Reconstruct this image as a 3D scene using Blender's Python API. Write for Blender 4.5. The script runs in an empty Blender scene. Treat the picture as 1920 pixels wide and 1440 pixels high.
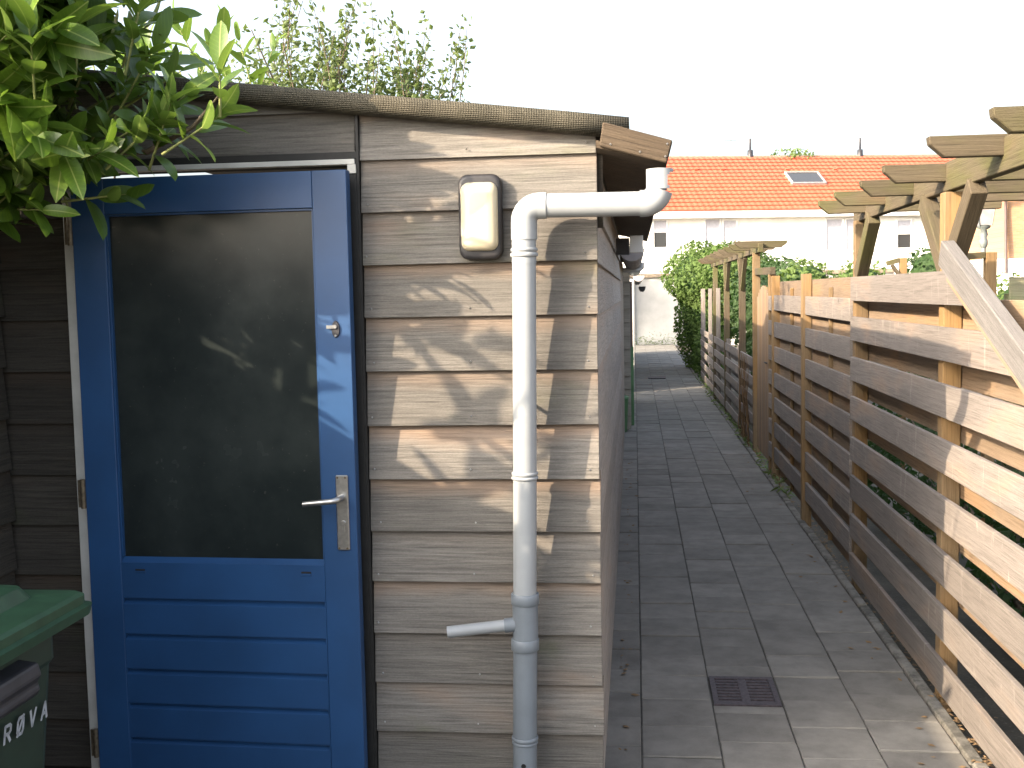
import bpy, bmesh, math, random
from mathutils import Vector, Matrix, Euler
import numpy as np
rnd = random.Random(7)
R = math.radians
scene = bpy.context.scene
COL = scene.collection

# ------------------------------------------------------------------ camera
F_PX, EYE = 2090.0, 1.70
def nrm(v): v = Vector(v); return v.normalized()
yd = nrm((230, 174, -F_PX)); hz = nrm((1, .0200, 0)); upv = hz.cross(yd).normalized(); xd = yd.cross(upv)
CAMM = Matrix((xd, yd, upv))                       # camera -> world rotation
cam_d = bpy.data.cameras.new('camera'); cam = bpy.data.objects.new('camera', cam_d); COL.objects.link(cam)
cam.matrix_world = Matrix.Translation((0, 0, EYE)) @ CAMM.to_4x4()
cam_d.sensor_width = 36.0; cam_d.lens = 36.0 * F_PX / 1920.0; cam_d.clip_start = .05; cam_d.clip_end = 900
scene.camera = cam

# ------------------------------------------------------------------ sky, sun, exposure
SUN_AZ, SUN_EL = 52.7, 26.4                        # light travels towards +X +Y
sdir = Vector((math.sin(R(SUN_AZ)) * math.cos(R(SUN_EL)), math.cos(R(SUN_AZ)) * math.cos(R(SUN_EL)), -math.sin(R(SUN_EL))))
world = bpy.data.worlds.new('World'); scene.world = world; world.use_nodes = True
wn = world.node_tree.nodes; wl = world.node_tree.links
bg = wn['Background']
sky = wn.new('ShaderNodeTexSky'); sky.sky_type = 'NISHITA'; sky.sun_disc = False
sky.sun_elevation = R(SUN_EL); sky.sun_rotation = R(180 + SUN_AZ)
sky.air_density = 1.0; sky.dust_density = 6.0; sky.ozone_density = 1.0
hs = wn.new('ShaderNodeHueSaturation'); hs.inputs['Saturation'].default_value = .62
wl.new(sky.outputs[0], hs.inputs['Color']); wl.new(hs.outputs[0], bg.inputs['Color'])
bg.inputs['Strength'].default_value = .15
sun_d = bpy.data.lights.new('sun', 'SUN'); sun_d.energy = 2.9; sun_d.angle = R(.53); sun_d.color = (1, .80, .58)
sun = bpy.data.objects.new('sun', sun_d); COL.objects.link(sun)
sun.rotation_euler = sdir.to_track_quat('-Z', 'Y').to_euler()
vs = scene.view_settings
vs.view_transform = 'Standard'; vs.look = 'None'; vs.exposure = 2.1; vs.gamma = 1.0; vs.use_curve_mapping = False
scene.render.engine = 'CYCLES'

# ------------------------------------------------------------------ materials
def srgb(r, g, b):
    f = lambda c: (c / 255 / 12.92) if c / 255 <= .04045 else ((c / 255 + .055) / 1.055) ** 2.4
    return (f(r), f(g), f(b), 1)
class NT:
    def __init__(s, name):
        s.m = bpy.data.materials.new(name); s.m.use_nodes = True
        s.n = s.m.node_tree.nodes; s.l = s.m.node_tree.links
        s.b = s.n['Principled BSDF']; s.out = s.n['Material Output']
    def node(s, t, ins=None, **kw):
        x = s.n.new(t)
        for k, v in kw.items(): setattr(x, k, v)
        for k, v in (ins or {}).items():
            if hasattr(v, 'is_linked') or isinstance(v, bpy.types.NodeSocket): s.l.new(v, x.inputs[k])
            else: x.inputs[k].default_value = v
        return x
    def math(s, op, a, b=0.0, c=None, clamp=False):
        x = s.n.new('ShaderNodeMath'); x.operation = op; x.use_clamp = clamp
        for i, v in enumerate((a, b) if c is None else (a, b, c)):
            if isinstance(v, bpy.types.NodeSocket): s.l.new(v, x.inputs[i])
            else: x.inputs[i].default_value = v
        return x.outputs[0]
    def smooth(s, v, lo, hi):
        x = s.node('ShaderNodeMapRange', {'Value': v, 'From Min': lo, 'From Max': hi}, interpolation_type='SMOOTHSTEP')
        return x.outputs[0]
    def mix(s, f, a, b, blend='MIX'):
        x = s.n.new('ShaderNodeMix'); x.data_type = 'RGBA'; x.blend_type = blend
        for i, v in ((0, f), (6, a), (7, b)):
            if isinstance(v, bpy.types.NodeSocket): s.l.new(v, x.inputs[i])
            else: x.inputs[i].default_value = v if i == 0 else (tuple(v) + (1,))[:4]
        return x.outputs[2]
    def coord(s, scale, offs=True, kind='Object'):
        tc = s.n.new('ShaderNodeTexCoord'); o = tc.outputs[kind]
        if offs:
            oi = s.n.new('ShaderNodeObjectInfo')
            v = s.node('ShaderNodeVectorMath', {0: (37.1, 19.7, 53.3), 'Scale': oi.outputs['Random']}, operation='SCALE')
            o = s.node('ShaderNodeVectorMath', {0: o, 1: v.outputs[0]}, operation='ADD').outputs[0]
        return s.node('ShaderNodeMapping', {'Vector': o, 'Scale': scale}).outputs[0]
    def noise(s, vec, scale=1.0, detail=4.0, rough=.55, dist=0.0):
        return s.node('ShaderNodeTexNoise', {'Vector': vec, 'Scale': scale, 'Detail': detail, 'Roughness': rough, 'Distortion': dist}).outputs[0]
    def rand(s): return s.n.new('ShaderNodeObjectInfo').outputs['Random']
    def bump(s, h, strength=.3, dist=.01):
        x = s.node('ShaderNodeBump', {'Height': h, 'Strength': strength, 'Distance': dist})
        s.l.new(x.outputs[0], s.b.inputs['Normal'])
    def set(s, **kw):
        for k, v in kw.items():
            i = s.b.inputs[k]
            if isinstance(v, bpy.types.NodeSocket): s.l.new(v, i)
            else: i.default_value = v
        return s

def wood(name, dark, light, warm, warm_lo=.55, warm_hi=.75, green=None, green_lo=.58, green_hi=.75, rough=.8,
         grain=1.0, knots=True, toprow=0.0, var=.25, bump=.35, streak=None):
    """board wood, grain along local X, board height along local Z"""
    t = NT(name); K = .60
    dark, light, warm = (tuple(c * K for c in q) for q in (dark, light, warm))
    green = tuple(c * K for c in green) if green else None; streak = tuple(c * K for c in streak) if streak else None
    g1 = t.noise(t.coord((2.6 * grain, 55 * grain, 55 * grain)), 1, 7, .72, 1.2)
    g2 = t.noise(t.coord((5 * grain, 230 * grain, 230 * grain)), 1, 3, .6, .5)
    big = t.noise(t.coord((1.6, 5, 5)), 1, 3, .5, .4)
    wv = t.node('ShaderNodeTexWave', {'Vector': t.coord((.9 * grain, 9 * grain, 9 * grain)), 'Scale': 1.9, 'Distortion': 13.0, 'Detail': 3.0, 'Detail Scale': .8, 'Detail Roughness': .6}, wave_type='BANDS', bands_direction='Z').outputs[1]
    spk = t.noise(t.coord((120, 260, 260)), 1, 2, .6)
    gg = t.math('ADD', t.math('MULTIPLY', g1, .70), t.math('ADD', t.math('MULTIPLY', t.math('MULTIPLY', wv, t.smooth(big, .35, .65)), .13), t.math('MULTIPLY', spk, .24)))
    col = t.mix(t.smooth(gg, .20, .88), dark, light)
    col = t.mix(t.math('MULTIPLY', t.smooth(big, warm_lo, warm_hi), .8), col, warm)
    if toprow > 0:
        z = t.node('ShaderNodeSeparateXYZ', {0: t.n.new('ShaderNodeTexCoord').outputs['Object']}).outputs[2]
        j = t.math('ADD', z, t.math('MULTIPLY', t.noise(t.coord((3, 1, 1)), 1, 3), .09))
        col = t.mix(t.math('MULTIPLY', t.smooth(j, toprow - .02, toprow + .045), t.math('MULTIPLY_ADD', t.math('FRACT', t.math('MULTIPLY', t.rand(), 7.7)), .8, .1)), col, warm)
    if green:
        gm = t.noise(t.coord((1.7, 1.7, 3.5)), 1, 4, .6)
        col = t.mix(t.math('MULTIPLY', t.smooth(gm, green_lo, green_hi), .75), col, green)
    line = t.smooth(g2, .34, .5)
    col = t.mix(t.math('MULTIPLY_ADD', line, -.34, .34), col, tuple(c * .3 for c in dark[:3]))
    if streak:
        sm = t.noise(t.coord((15, 3, 3.5)), 1, 5, .7, .8)
        col = t.mix(t.math('MULTIPLY', t.smooth(sm, .58, .76), .6), col, streak)
    if knots:
        c2 = t.coord((2.4, 0.0, 2.4))
        vo = t.node('ShaderNodeTexVoronoi', {'Vector': c2, 'Scale': 1.0, 'Randomness': 1.0})
        wob = t.math('ADD', vo.outputs['Distance'], t.math('MULTIPLY_ADD', t.noise(t.coord((30, 30, 30)), 1, 2), .03, -.015))
        km = t.math('SUBTRACT', 1.0, t.smooth(wob, .012, .040))
        gate = t.math('GREATER_THAN', t.node('ShaderNodeSeparateColor', {0: vo.outputs['Color']}).outputs[0], .5)
        col = t.mix(t.math('MULTIPLY', t.math('MULTIPLY', km, gate), .8), col, tuple(c * .28 for c in warm[:3]))
    rv = t.math('MULTIPLY_ADD', t.rand(), var * 2, 1 - var)
    col = t.mix(1.0, col, t.node('ShaderNodeCombineColor', {0: rv, 1: rv, 2: rv}).outputs[0], 'MULTIPLY')
    t.set(**{'Base Color': col, 'Roughness': rough, 'Specular IOR Level': .25})
    t.bump(t.math('ADD', t.math('MULTIPLY', g2, .7), t.math('ADD', g1, t.math('MULTIPLY', wv, .12))), bump, .006)
    return t.m
def flat(name, c, rough=.5, metal=0.0, noise=.12, nscale=18, bump=.05, spec=.5):
    t = NT(name)
    n = t.noise(t.coord((nscale, nscale, nscale)), 1, 5, .6)
    c = tuple(c[:3])
    col = t.mix(t.smooth(n, .3, .7), tuple(x * (1 - noise) for x in c), tuple(min(1, x * (1 + noise)) for x in c))
    t.set(**{'Base Color': col, 'Roughness': rough, 'Metallic': metal, 'Specular IOR Level': spec})
    if bump: t.bump(n, bump, .004)
    return t.m
def leafmat(name, a, b, under, trans=.35, rough=.35, rib=False):
    t = NT(name)
    n = t.noise(t.coord((3, 3, 3)), 1, 2)
    geo = t.n.new('ShaderNodeNewGeometry')
    rp = geo.outputs['Random Per Island']
    f = t.math('ADD', t.math('MULTIPLY', t.math('ADD', rp, t.rand()), .42), t.math('MULTIPLY', n, .3), clamp=True)
    col = t.mix(f, a, b)
    col = t.mix(geo.outputs['Backfacing'], col, under)
    if rib:
        sx = t.node('ShaderNodeSeparateXYZ', {0: t.n.new('ShaderNodeTexCoord').outputs['Object']})
        ax_ = t.math('ABSOLUTE', sx.outputs[0]); vein = t.math('SINE', t.math('MULTIPLY', t.math('SUBTRACT', sx.outputs[1], t.math('MULTIPLY', ax_, .6)), 520))
        col = t.mix(t.math('MULTIPLY', t.smooth(vein, .6, 1.0), .16), col, tuple(c * 1.5 for c in b[:3]))
        col = t.mix(t.math('SUBTRACT', 1.0, t.smooth(ax_, .0008, .0022)), col, (.24, .30, .08))
        spot = t.noise(t.coord((55, 55, 55)), 1, 3, .6); col = t.mix(t.math('MULTIPLY', t.smooth(spot, .68, .76), .7), col, (.13, .10, .03))
    t.set(**{'Base Color': col, 'Roughness': rough, 'Specular IOR Level': .45})
    tr = t.node('ShaderNodeBsdfTranslucent', {'Color': t.mix(.5, col, tuple(min(1, x * 1.6) for x in b[:3]))})
    mx = t.node('ShaderNodeMixShader', {0: trans, 1: t.b.outputs[0], 2: tr.outputs[0]})
    t.l.new(mx.outputs[0], t.out.inputs['Surface'])
    return t.m

M = {}
M['clap'] = wood('weathered_clapboard', (.165, .155, .14), (.40, .375, .338), (.41, .295, .215), .58, .82, (.20, .212, .11), .58, .80, toprow=.165, var=.22, bump=.6)
M['clap_shade'] = wood('shade_dark_weathered_clapboard', (.045, .041, .035), (.11, .098, .08), (.10, .075, .055), .58, .78, (.06, .07, .036), .56, .75, toprow=.17, var=.2, bump=.5)  # darker clapboard copy, the nook's shade painted into its colour
M['clap_side'] = wood('side_clapboard', (.38, .35, .32), (.64, .595, .54), (.56, .46, .38), .58, .8, toprow=.16, var=.15, bump=.5)
M['fence'] = wood('grey_fence_board', (.225, .20, .182), (.42, .378, .345), (.43, .32, .24), .50, .76, None, var=.14, streak=(.62, .57, .52), bump=.25)
M['fence_back'] = wood('warm_fence_board', (.27, .20, .14), (.46, .35, .25), (.48, .30, .16), .42, .7, None, var=.15, bump=.25)
M['post'] = wood('orange_fence_post', (.24, .165, .09), (.38, .275, .16), (.40, .235, .09), .4, .65, None, var=.12, bump=.25)
M['pergola'] = wood('mossy_pergola_beam', (.105, .082, .052), (.185, .15, .098), (.17, .115, .068), .55, .75, (.12, .12, .04), .44, .68, var=.14, bump=.45)
M['silver'] = wood('silver_bleached_beam', (.17, .16, .155), (.33, .315, .30), (.30, .255, .21), .6, .8, None, var=.05, bump=.4)
M['mossboard'] = wood('mossy_board', (.22, .20, .14), (.42, .39, .28), (.36, .28, .18), .55, .75, (.27, .31, .15), .42, .6, var=.1, bump=.35)
M['gutterwood'] = wood('brown_gutter_plank', (.075, .055, .037), (.22, .165, .11), (.17, .12, .075), .5, .7, None, var=.06, bump=.8)
M['cream_clap'] = wood('cream_board', (.42, .40, .35), (.55, .52, .46), (.5, .46, .4), .6, .8, None, knots=False, var=.05)
M['blue'] = flat('blue_door_paint', (0.016, 0.062, 0.165), .40, 0, .13, 2.2, .05)
M['white'] = flat('white_frame_paint', (0.5, 0.495, 0.46), .5, 0, .10, 9, .06)
M['black'] = flat('black_painted_jamb', (0.01, 0.01, 0.0095), .6, 0, .35, 25, .12)
M['steel'] = flat('brushed_steel', (0.42, 0.42, 0.41), .32, .9, .12, 60, .03)
M['brass_dark'] = flat('tarnished_hinge_metal', (.16, .13, .09), .5, .7, .3, 80, .1)
M['pvc'] = flat('light_grey_pvc', (0.28, 0.30, 0.315), .42, 0, .06, 7, .02)
M['pvc_dark'] = flat('blue_grey_pvc', (0.155, 0.18, 0.205), .45, 0, .08, 7, .02)
M['lampblack'] = flat('black_plastic', (0.022, 0.021, 0.023), .5, 0, .2, 40, .05)
M['binlid'] = flat('green_bin_lid', (0.018, 0.052, 0.026), .45, 0, .18, 22, .05)
M['binbody'] = flat('dark_green_bin_body', (0.012, 0.028, 0.018), .5, 0, .2, 14, .05)
M['bincomb'] = flat('dark_grey_bin_rim', (0.026, 0.026, 0.031), .5, 0, .2, 20, .05)
M['print'] = flat('white_print', (0.36, 0.38, 0.41), .6, 0, .06, 30, 0)
M['green_tub'] = flat('green_tub_plastic', (0.07, 0.16, 0.07), .5, 0, .12, 12, .03)
M['iron'] = flat('rusty_cast_iron', (0.062, 0.05, 0.056), .65, .3, .35, 60, .25)
M['ironvoid'] = flat('dark_drain_pit', (.008, .008, .008), .9, 0, .2, 10, 0)
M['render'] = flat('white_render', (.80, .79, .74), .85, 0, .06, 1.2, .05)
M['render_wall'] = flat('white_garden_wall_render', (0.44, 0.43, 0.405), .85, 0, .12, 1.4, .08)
M['coping'] = flat('brown_coping', (0.19, 0.155, 0.115), .85, 0, .25, 8, .1)
M['whitewood'] = flat('white_trim', (.80, .80, .78), .5, 0, .03, 5, 0)
M['zinc'] = flat('zinc_gutter', (.55, .57, .58), .4, .3, .1, 10, .02)
M['brownpipe'] = flat('brown_downpipe', (0.11, 0.075, 0.07), .5, 0, .1, 10, .02)
M['lantern'] = flat('grey_lamp_metal', (.15, .17, .165), .45, .2, .1, 20, .02)
M['slate'] = flat('grey_roof', (.26, .24, .24), .7, 0, .15, 6, .05)
M['winglass'] = NT('window_glass').set(**{'Base Color': (.045, .048, .05, 1), 'Roughness': .06, 'Specular IOR Level': .7}).m
M['curtain'] = flat('grey_curtain', (.42, .42, .46), .9, 0, .08, 10, 0)
M['bark'] = flat('bark', (.12, .095, .065), .9, 0, .35, 40, .5)
M['stem'] = flat('green_stem', (.20, .22, .07), .7, 0, .25, 40, .1)
M['interior'] = flat('dark_shed_interior', (0.012, 0.011, 0.01), .9, 0, .2, 4, 0)
M['laurel'] = leafmat('laurel_leaf', (.020, .062, .009), (.115, .195, .020), (.11, .175, .036), .32, .36, rib=True)
M['laurel_new'] = leafmat('young_laurel_leaf', (.07, .155, .02), (.15, .23, .035), (.13, .21, .045), .45, .4)
M['tree'] = leafmat('tree_leaf', (.05, .08, .025), (.12, .165, .04), (.11, .15, .055), .4, .7)
M['ivy'] = leafmat('ivy_leaf', (.028, .078, .012), (.095, .165, .022), (.085, .14, .03), .4, .7)
M['bush'] = leafmat('dark_bush_leaf', (.014, .045, .012), (.045, .095, .02), (.045, .085, .027), .4, .7)
M['lightbush'] = leafmat('light_bush_leaf', (.055, .115, .02), (.13, .195, .034), (.11, .17, .045), .4, .7)
M['weed'] = leafmat('weed_leaf', (.06, .11, .03), (.15, .2, .06), (.12, .17, .06), .4, .7)
M['dry'] = leafmat('dry_leaf', (.10, .055, .026), (.24, .155, .075), (.19, .125, .065), .1, .8)
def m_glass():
    t = NT('dusty_sheen_door_glass')
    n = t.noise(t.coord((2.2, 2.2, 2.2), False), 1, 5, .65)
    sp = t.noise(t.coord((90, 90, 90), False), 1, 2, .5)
    col = t.mix(t.smooth(n, .35, .85), (.012, .0165, .017), (.032, .040, .038))  # broad pale blotches paint a milky reflection as well as dust
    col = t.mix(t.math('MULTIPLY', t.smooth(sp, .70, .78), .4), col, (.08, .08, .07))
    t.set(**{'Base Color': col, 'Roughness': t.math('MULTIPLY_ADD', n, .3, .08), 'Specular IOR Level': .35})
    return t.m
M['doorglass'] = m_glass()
def m_diffuser():
    t = NT('cream_lamp_diffuser')
    t.set(**{'Base Color': (.52, .46, .33, 1), 'Roughness': .28, 'Specular IOR Level': .5, 'Subsurface Weight': .15, 'Subsurface Radius': (.02, .015, .01)})
    return t.m
M['diffuser'] = m_diffuser()
def m_felt():
    t = NT('embossed_roofing_felt')
    c = t.coord((1, 1, 1), False)
    s = t.node('ShaderNodeSeparateXYZ', {0: c})
    a = t.math('SINE', t.math('MULTIPLY', t.math('ADD', s.outputs[0], t.math('MULTIPLY', s.outputs[2], .9)), 620))
    b = t.math('SINE', t.math('MULTIPLY', t.math('SUBTRACT', s.outputs[0], t.math('MULTIPLY', s.outputs[2], .9)), 620))
    d = t.math('MULTIPLY', a, b)
    n = t.noise(t.coord((6, 6, 6), False), 1, 5, .6)
    col = t.mix(t.smooth(n, .3, .7), (.06, .057, .043), (.13, .118, .087))
    col = t.mix(t.math('MULTIPLY', t.smooth(d, -.1, .5), .5), col, (.19, .172, .13))
    t.set(**{'Base Color': col, 'Roughness': .9, 'Specular IOR Level': .2}); t.bump(d, .9, .004)
    return t.m
M['felt'] = m_felt()
def m_tile():
    t = NT('concrete_paver')
    n = t.noise(t.coord((7, 7, 7)), 1, 6, .65); f = t.noise(t.coord((150, 150, 150)), 1, 2, .5)
    st = t.noise(t.coord((1.2, 1.2, 1.2), False), 1, 5, .6)
    col = t.mix(t.smooth(n, .25, .75), (.138, .133, .121), (.215, .208, .19))
    col = t.mix(t.math('MULTIPLY', t.smooth(f, .5, .75), .35), col, (.20, .195, .18))
    col = t.mix(t.math('MULTIPLY', t.smooth(st, .5, .72), .35), col, (.075, .078, .062))
    rv = t.math('MULTIPLY_ADD', t.rand(), .26, .87)
    col = t.mix(1.0, col, t.node('ShaderNodeCombineColor', {0: rv, 1: rv, 2: rv}).outputs[0], 'MULTIPLY')
    t.set(**{'Base Color': col, 'Roughness': .88, 'Specular IOR Level': .3}); t.bump(t.math('ADD', n, t.math('MULTIPLY', f, .5)), .35, .004)
    return t.m
M['tile'] = m_tile()
def m_soil():
    t = NT('sandy_soil')
    n = t.noise(t.coord((3, 3, 3), False), 1, 7, .65); f = t.noise(t.coord((60, 60, 60), False), 1, 4, .6)
    col = t.mix(t.smooth(n, .3, .7), (.045, .040, .030), (.095, .083, .062))
    col = t.mix(t.math('MULTIPLY', t.smooth(f, .55, .7), .5), col, (.15, .13, .10))
    t.set(**{'Base Color': col, 'Roughness': .95}); t.bump(f, .6, .01)
    return t.m
M['soil'] = m_soil()
M['joint'] = flat('joint_sand_fill', (.062, .060, .052), .95, 0, .3, 30, .2)
def m_kerb():
    t = NT('stained_kerb')
    n = t.noise(t.coord((9, 9, 9)), 1, 6, .7)
    col = t.mix(t.smooth(n, .35, .65), (.06, .057, .048), (.19, .18, .158))
    t.set(**{'Base Color': col, 'Roughness': .9}); t.bump(n, .5, .006)
    return t.m
M['kerb'] = m_kerb()
def m_rooftile():
    t = NT('orange_clay_tile')
    n = t.noise(t.coord((1.5, 1.5, 1.5), False), 1, 4, .6)
    geo = t.n.new('ShaderNodeNewGeometry')
    f = t.math('ADD', t.math('MULTIPLY', t.math('ADD', t.rand(), geo.outputs['Random Per Island']), .35), t.math('MULTIPLY', n, .4), clamp=True)
    col = t.mix(f, (.33, .070, .034), (.44, .115, .062))
    t.set(**{'Base Color': col, 'Roughness': .75})
    return t.m
M['rooftile'] = m_rooftile()
def m_brick():
    t = NT('orange_brick')
    br = t.node('ShaderNodeTexBrick', {'Vector': t.node('ShaderNodeMapping', {'Vector': t.n.new('ShaderNodeTexCoord').outputs['Object'], 'Rotation': (R(90), 0, 0)}).outputs[0],
        'Color1': (.32, .17, .09, 1), 'Color2': (.38, .22, .12, 1), 'Mortar': (.22, .18, .14, 1), 'Scale': 1.0, 'Mortar Size': .008, 'Brick Width': .22, 'Row Height': .065})
    t.set(**{'Base Color': br.outputs[0], 'Roughness': .9})
    return t.m
M['brick'] = m_brick()

# ------------------------------------------------------------------ building helpers (all coordinates are world coordinates)
MW = {}
def link(name, data, mw, parent=None, label=None, cat=None, group=None, kind=None):
    o = bpy.data.objects.new(name, data); COL.objects.link(o)
    if parent is not None:
        o.parent = parent; o.matrix_parent_inverse = MW[parent.name].inverted()
    o.matrix_basis = mw; MW[o.name] = mw.copy()
    if label: o['label'] = label
    if cat: o['category'] = cat
    if group: o['group'] = group
    if kind: o['kind'] = kind
    return o
def thing(name, loc, label, cat, group=None): return link(name, None, Matrix.Translation(loc), None, label, cat, group)
class MB:
    def __init__(s): s.v = []; s.f = []; s.sm = []
    def add(s, vs_, fs, smooth=False):
        b = len(s.v); s.v += [tuple(v) for v in vs_]; s.f += [tuple(i + b for i in f) for f in fs]; s.sm += [smooth] * len(fs)
    def box(s, x0, x1, y0, y1, z0, z1):
        s.add([(x0, y0, z0), (x1, y0, z0), (x1, y1, z0), (x0, y1, z0), (x0, y0, z1), (x1, y0, z1), (x1, y1, z1), (x0, y1, z1)],
              [(0, 3, 2, 1), (4, 5, 6, 7), (0, 1, 5, 4), (1, 2, 6, 5), (2, 3, 7, 6), (3, 0, 4, 7)])
    def prism(s, poly, ax, a, b):
        """poly of 2-D points extruded along axis ax from a to b"""
        n = len(poly)
        def P(p, c):
            return {'x': (c, p[0], p[1]), 'y': (p[0], c, p[1]), 'z': (p[0], p[1], c)}[ax]
        s.add([P(p, a) for p in poly] + [P(p, b) for p in poly],
              [tuple(range(n)), tuple(range(2 * n - 1, n - 1, -1))] + [(i, i + n, (i + 1) % n + n, (i + 1) % n) for i in range(n)])
    def tube(s, pts, radii, n=12, caps=True, smooth=True):
        pts = [Vector(p) for p in pts]
        if not isinstance(radii, (list, tuple)): radii = [radii] * len(pts)
        rings = []; prev = None
        for i, p in enumerate(pts):
            d = (pts[min(i + 1, len(pts) - 1)] - pts[max(i - 1, 0)]).normalized()
            if prev is None:
                a = Vector((0, 0, 1)) if abs(d.z) < .9 else Vector((1, 0, 0)); u = d.cross(a).normalized()
            else: u = (prev - d * prev.dot(d)).normalized()
            prev = u; w = d.cross(u)
            rings.append([p + (u * math.cos(2 * math.pi * k / n) + w * math.sin(2 * math.pi * k / n)) * radii[i] for k in range(n)])
        s.add([v for r in rings for v in r],
              [(i * n + k, i * n + (k + 1) % n, (i + 1) * n + (k + 1) % n, (i + 1) * n + k) for i in range(len(pts) - 1) for k in range(n)], smooth)
        if caps:
            s.add(rings[0], [tuple(range(n - 1, -1, -1))]); s.add(rings[-1], [tuple(range(n))])
    def mesh(s, name):
        m = bpy.data.meshes.new(name); m.from_pydata(s.v, [], s.f)
        m.polygons.foreach_set('use_smooth', s.sm); m.update(); return m
    def build(s, name, mat, parent=None, bevel=0.0, **kw):
        m = s.mesh(name)
        if bevel: do_bevel(m, bevel)
        bm = bmesh.new(); bm.from_mesh(m); bmesh.ops.recalc_face_normals(bm, faces=bm.faces); bm.to_mesh(m); bm.free()
        m.materials.append(M[mat]); return link(name, m, Matrix.Identity(4), parent, **kw)
def do_bevel(m, w, seg=1):
    bm = bmesh.new(); bm.from_mesh(m)
    bmesh.ops.remove_doubles(bm, verts=bm.verts, dist=1e-5)
    es = [e for e in bm.edges if len(e.link_faces) == 2 and e.calc_face_angle(0) > .5]
    bmesh.ops.bevel(bm, geom=es, offset=w, segments=seg, profile=.5, affect='EDGES'); bm.to_mesh(m); bm.free()
BC = {}
def board_mesh(L, T, H, bevel, mat, clap=False, wav=0):
    """local x 0..L (grain), y 0..T (thickness), z 0..H"""
    k = (round(L, 3), round(T, 3), round(H, 3), bevel, mat, clap, wav)
    if k in BC: return BC[k]
    b = MB()
    if clap:                                       # bevel siding: thick at the bottom, thin at the top; front face towards -y
        b.prism([(0, 0), (T, 0), (T, H), (T - .006, H)], 'x', 0, L)
    else: b.box(0, L, 0, T, 0, H)
    m = b.mesh('board')
    if bevel: do_bevel(m, bevel)
    bm = bmesh.new(); bm.from_mesh(m); bmesh.ops.recalc_face_normals(bm, faces=bm.faces); bm.to_mesh(m); bm.free()
    m.materials.append(M[mat]); BC[k] = m; return m
def frame_mat(o, xa, za):
    x = Vector(xa).normalized(); z = Vector(za); z = (z - x * z.dot(x)).normalized(); y = z.cross(x)
    m = Matrix((x, y, z)).transposed().to_4x4(); m.translation = Vector(o); return m
def board(name, o, xa, za, L, T, H, mat, parent, bevel=.002, clap=False, tilt=0.0, **kw):
    """board whose local x runs along xa, local z along za, local y = z cross x"""
    mw = frame_mat(o, xa, za)
    if tilt: mw = mw @ Matrix.Rotation(tilt, 4, 'Y')
    return link(name, board_mesh(L, T, H, bevel, mat, clap), mw, parent, **kw)
def beam(name, a, b, w, h, mat, parent, up=(0, 0, 1), bevel=.003, **kw):
    """beam centred on the line a-b: h along 'up', w across"""
    a = Vector(a); b = Vector(b); d = b - a; m = frame_mat(a, d, up)
    m = m @ Matrix.Translation((0, -w / 2, -h / 2))
    return link(name, board_mesh(d.length, w, h, bevel, mat), m, parent, **kw)

# leaves ---------------------------------------------------------------
def leaf_mesh(name, L, W, mat, bend=.25, fold=.25, seg=7):
    v = []; f = []
    for i in range(seg + 1):
        t = i / seg; w = W * .5 * (math.sin(math.pi * min(1, t ** .92)) ** .50) if 0 < i < seg else 0.0008
        z = -bend * L * t * t; y = L * t
        v += [(-w, y, z + fold * w), (0, y, z), (w, y, z + fold * w)]
    for i in range(seg):
        a = i * 3
        f += [(a, a + 1, a + 4, a + 3), (a + 1, a + 2, a + 5, a + 4)]
    m = bpy.data.meshes.new(name); m.from_pydata(v, [], f); m.polygons.foreach_set('use_smooth', [True] * len(f))
    m.materials.append(M[mat]); m.update(); return m
def rand_unit(r):
    z = r.uniform(-1, 1); a = r.uniform(0, 2 * math.pi); s = math.sqrt(1 - z * z); return Vector((s * math.cos(a), s * math.sin(a), z))
def leaf_cloud(name, pts, size, mat, parent, seed=1, up=.35, aspect=.55, jitter=.5, **kw):
    """pts: list of (position, outward); one mesh of small folded leaves"""
    r = random.Random(seed); V = []; Fc = []
    for p, out in pts:
        L = size * (1 + r.uniform(-jitter, jitter)); W = L * aspect
        n = (Vector(out) * .8 + rand_unit(r) * .9 + Vector((0, 0, up))).normalized()
        d = n.cross(rand_unit(r)).normalized(); e = n.cross(d)
        b = len(V); q = Vector(p)
        V += [q, q + d * L * .45 + e * W * .5 - n * L * .06, q + d * L - n * L * .12, q + d * L * .45 - e * W * .5 - n * L * .06, q + d * L * .5 + n * L * .05]
        Fc += [(b, b + 1, b + 4), (b + 1, b + 2, b + 4), (b + 2, b + 3, b + 4), (b + 3, b, b + 4)]
    m = bpy.data.meshes.new(name); m.from_pydata([tuple(v) for v in V], [], Fc); m.materials.append(M[mat]); m.update()
    return link(name, m, Matrix.Identity(4), parent, **kw)
def blob_pts(blobs, n, seed, shell=.45, lump=.22):
    r = random.Random(seed); tot = sum(b[1][0] * b[1][1] + b[1][1] * b[1][2] + b[1][0] * b[1][2] for b in blobs); out = []
    for c, rad in blobs:
        k = int(n * (rad[0] * rad[1] + rad[1] * rad[2] + rad[0] * rad[2]) / tot)
        lumps = [rand_unit(r) for _ in range(14)]
        for _ in range(k):
            u = rand_unit(r); s = 1 - shell * r.random() ** 1.6
            s *= 1 + lump * max(max(u.dot(l) for l in lumps) - .75, 0) / .25 - lump * .4
            out.append((Vector((c[0] + u.x * rad[0] * s, c[1] + u.y * rad[1] * s, c[2] + u.z * rad[2] * s)), u))
    return out
def px(p):
    c = CAMM.transposed() @ (Vector(p) - Vector((0, 0, EYE)))
    if c.z > -.05: return (-9999, -9999, 0)
    return (960 + F_PX * c.x / -c.z, 720 - F_PX * c.y / -c.z, -c.z)

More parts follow.
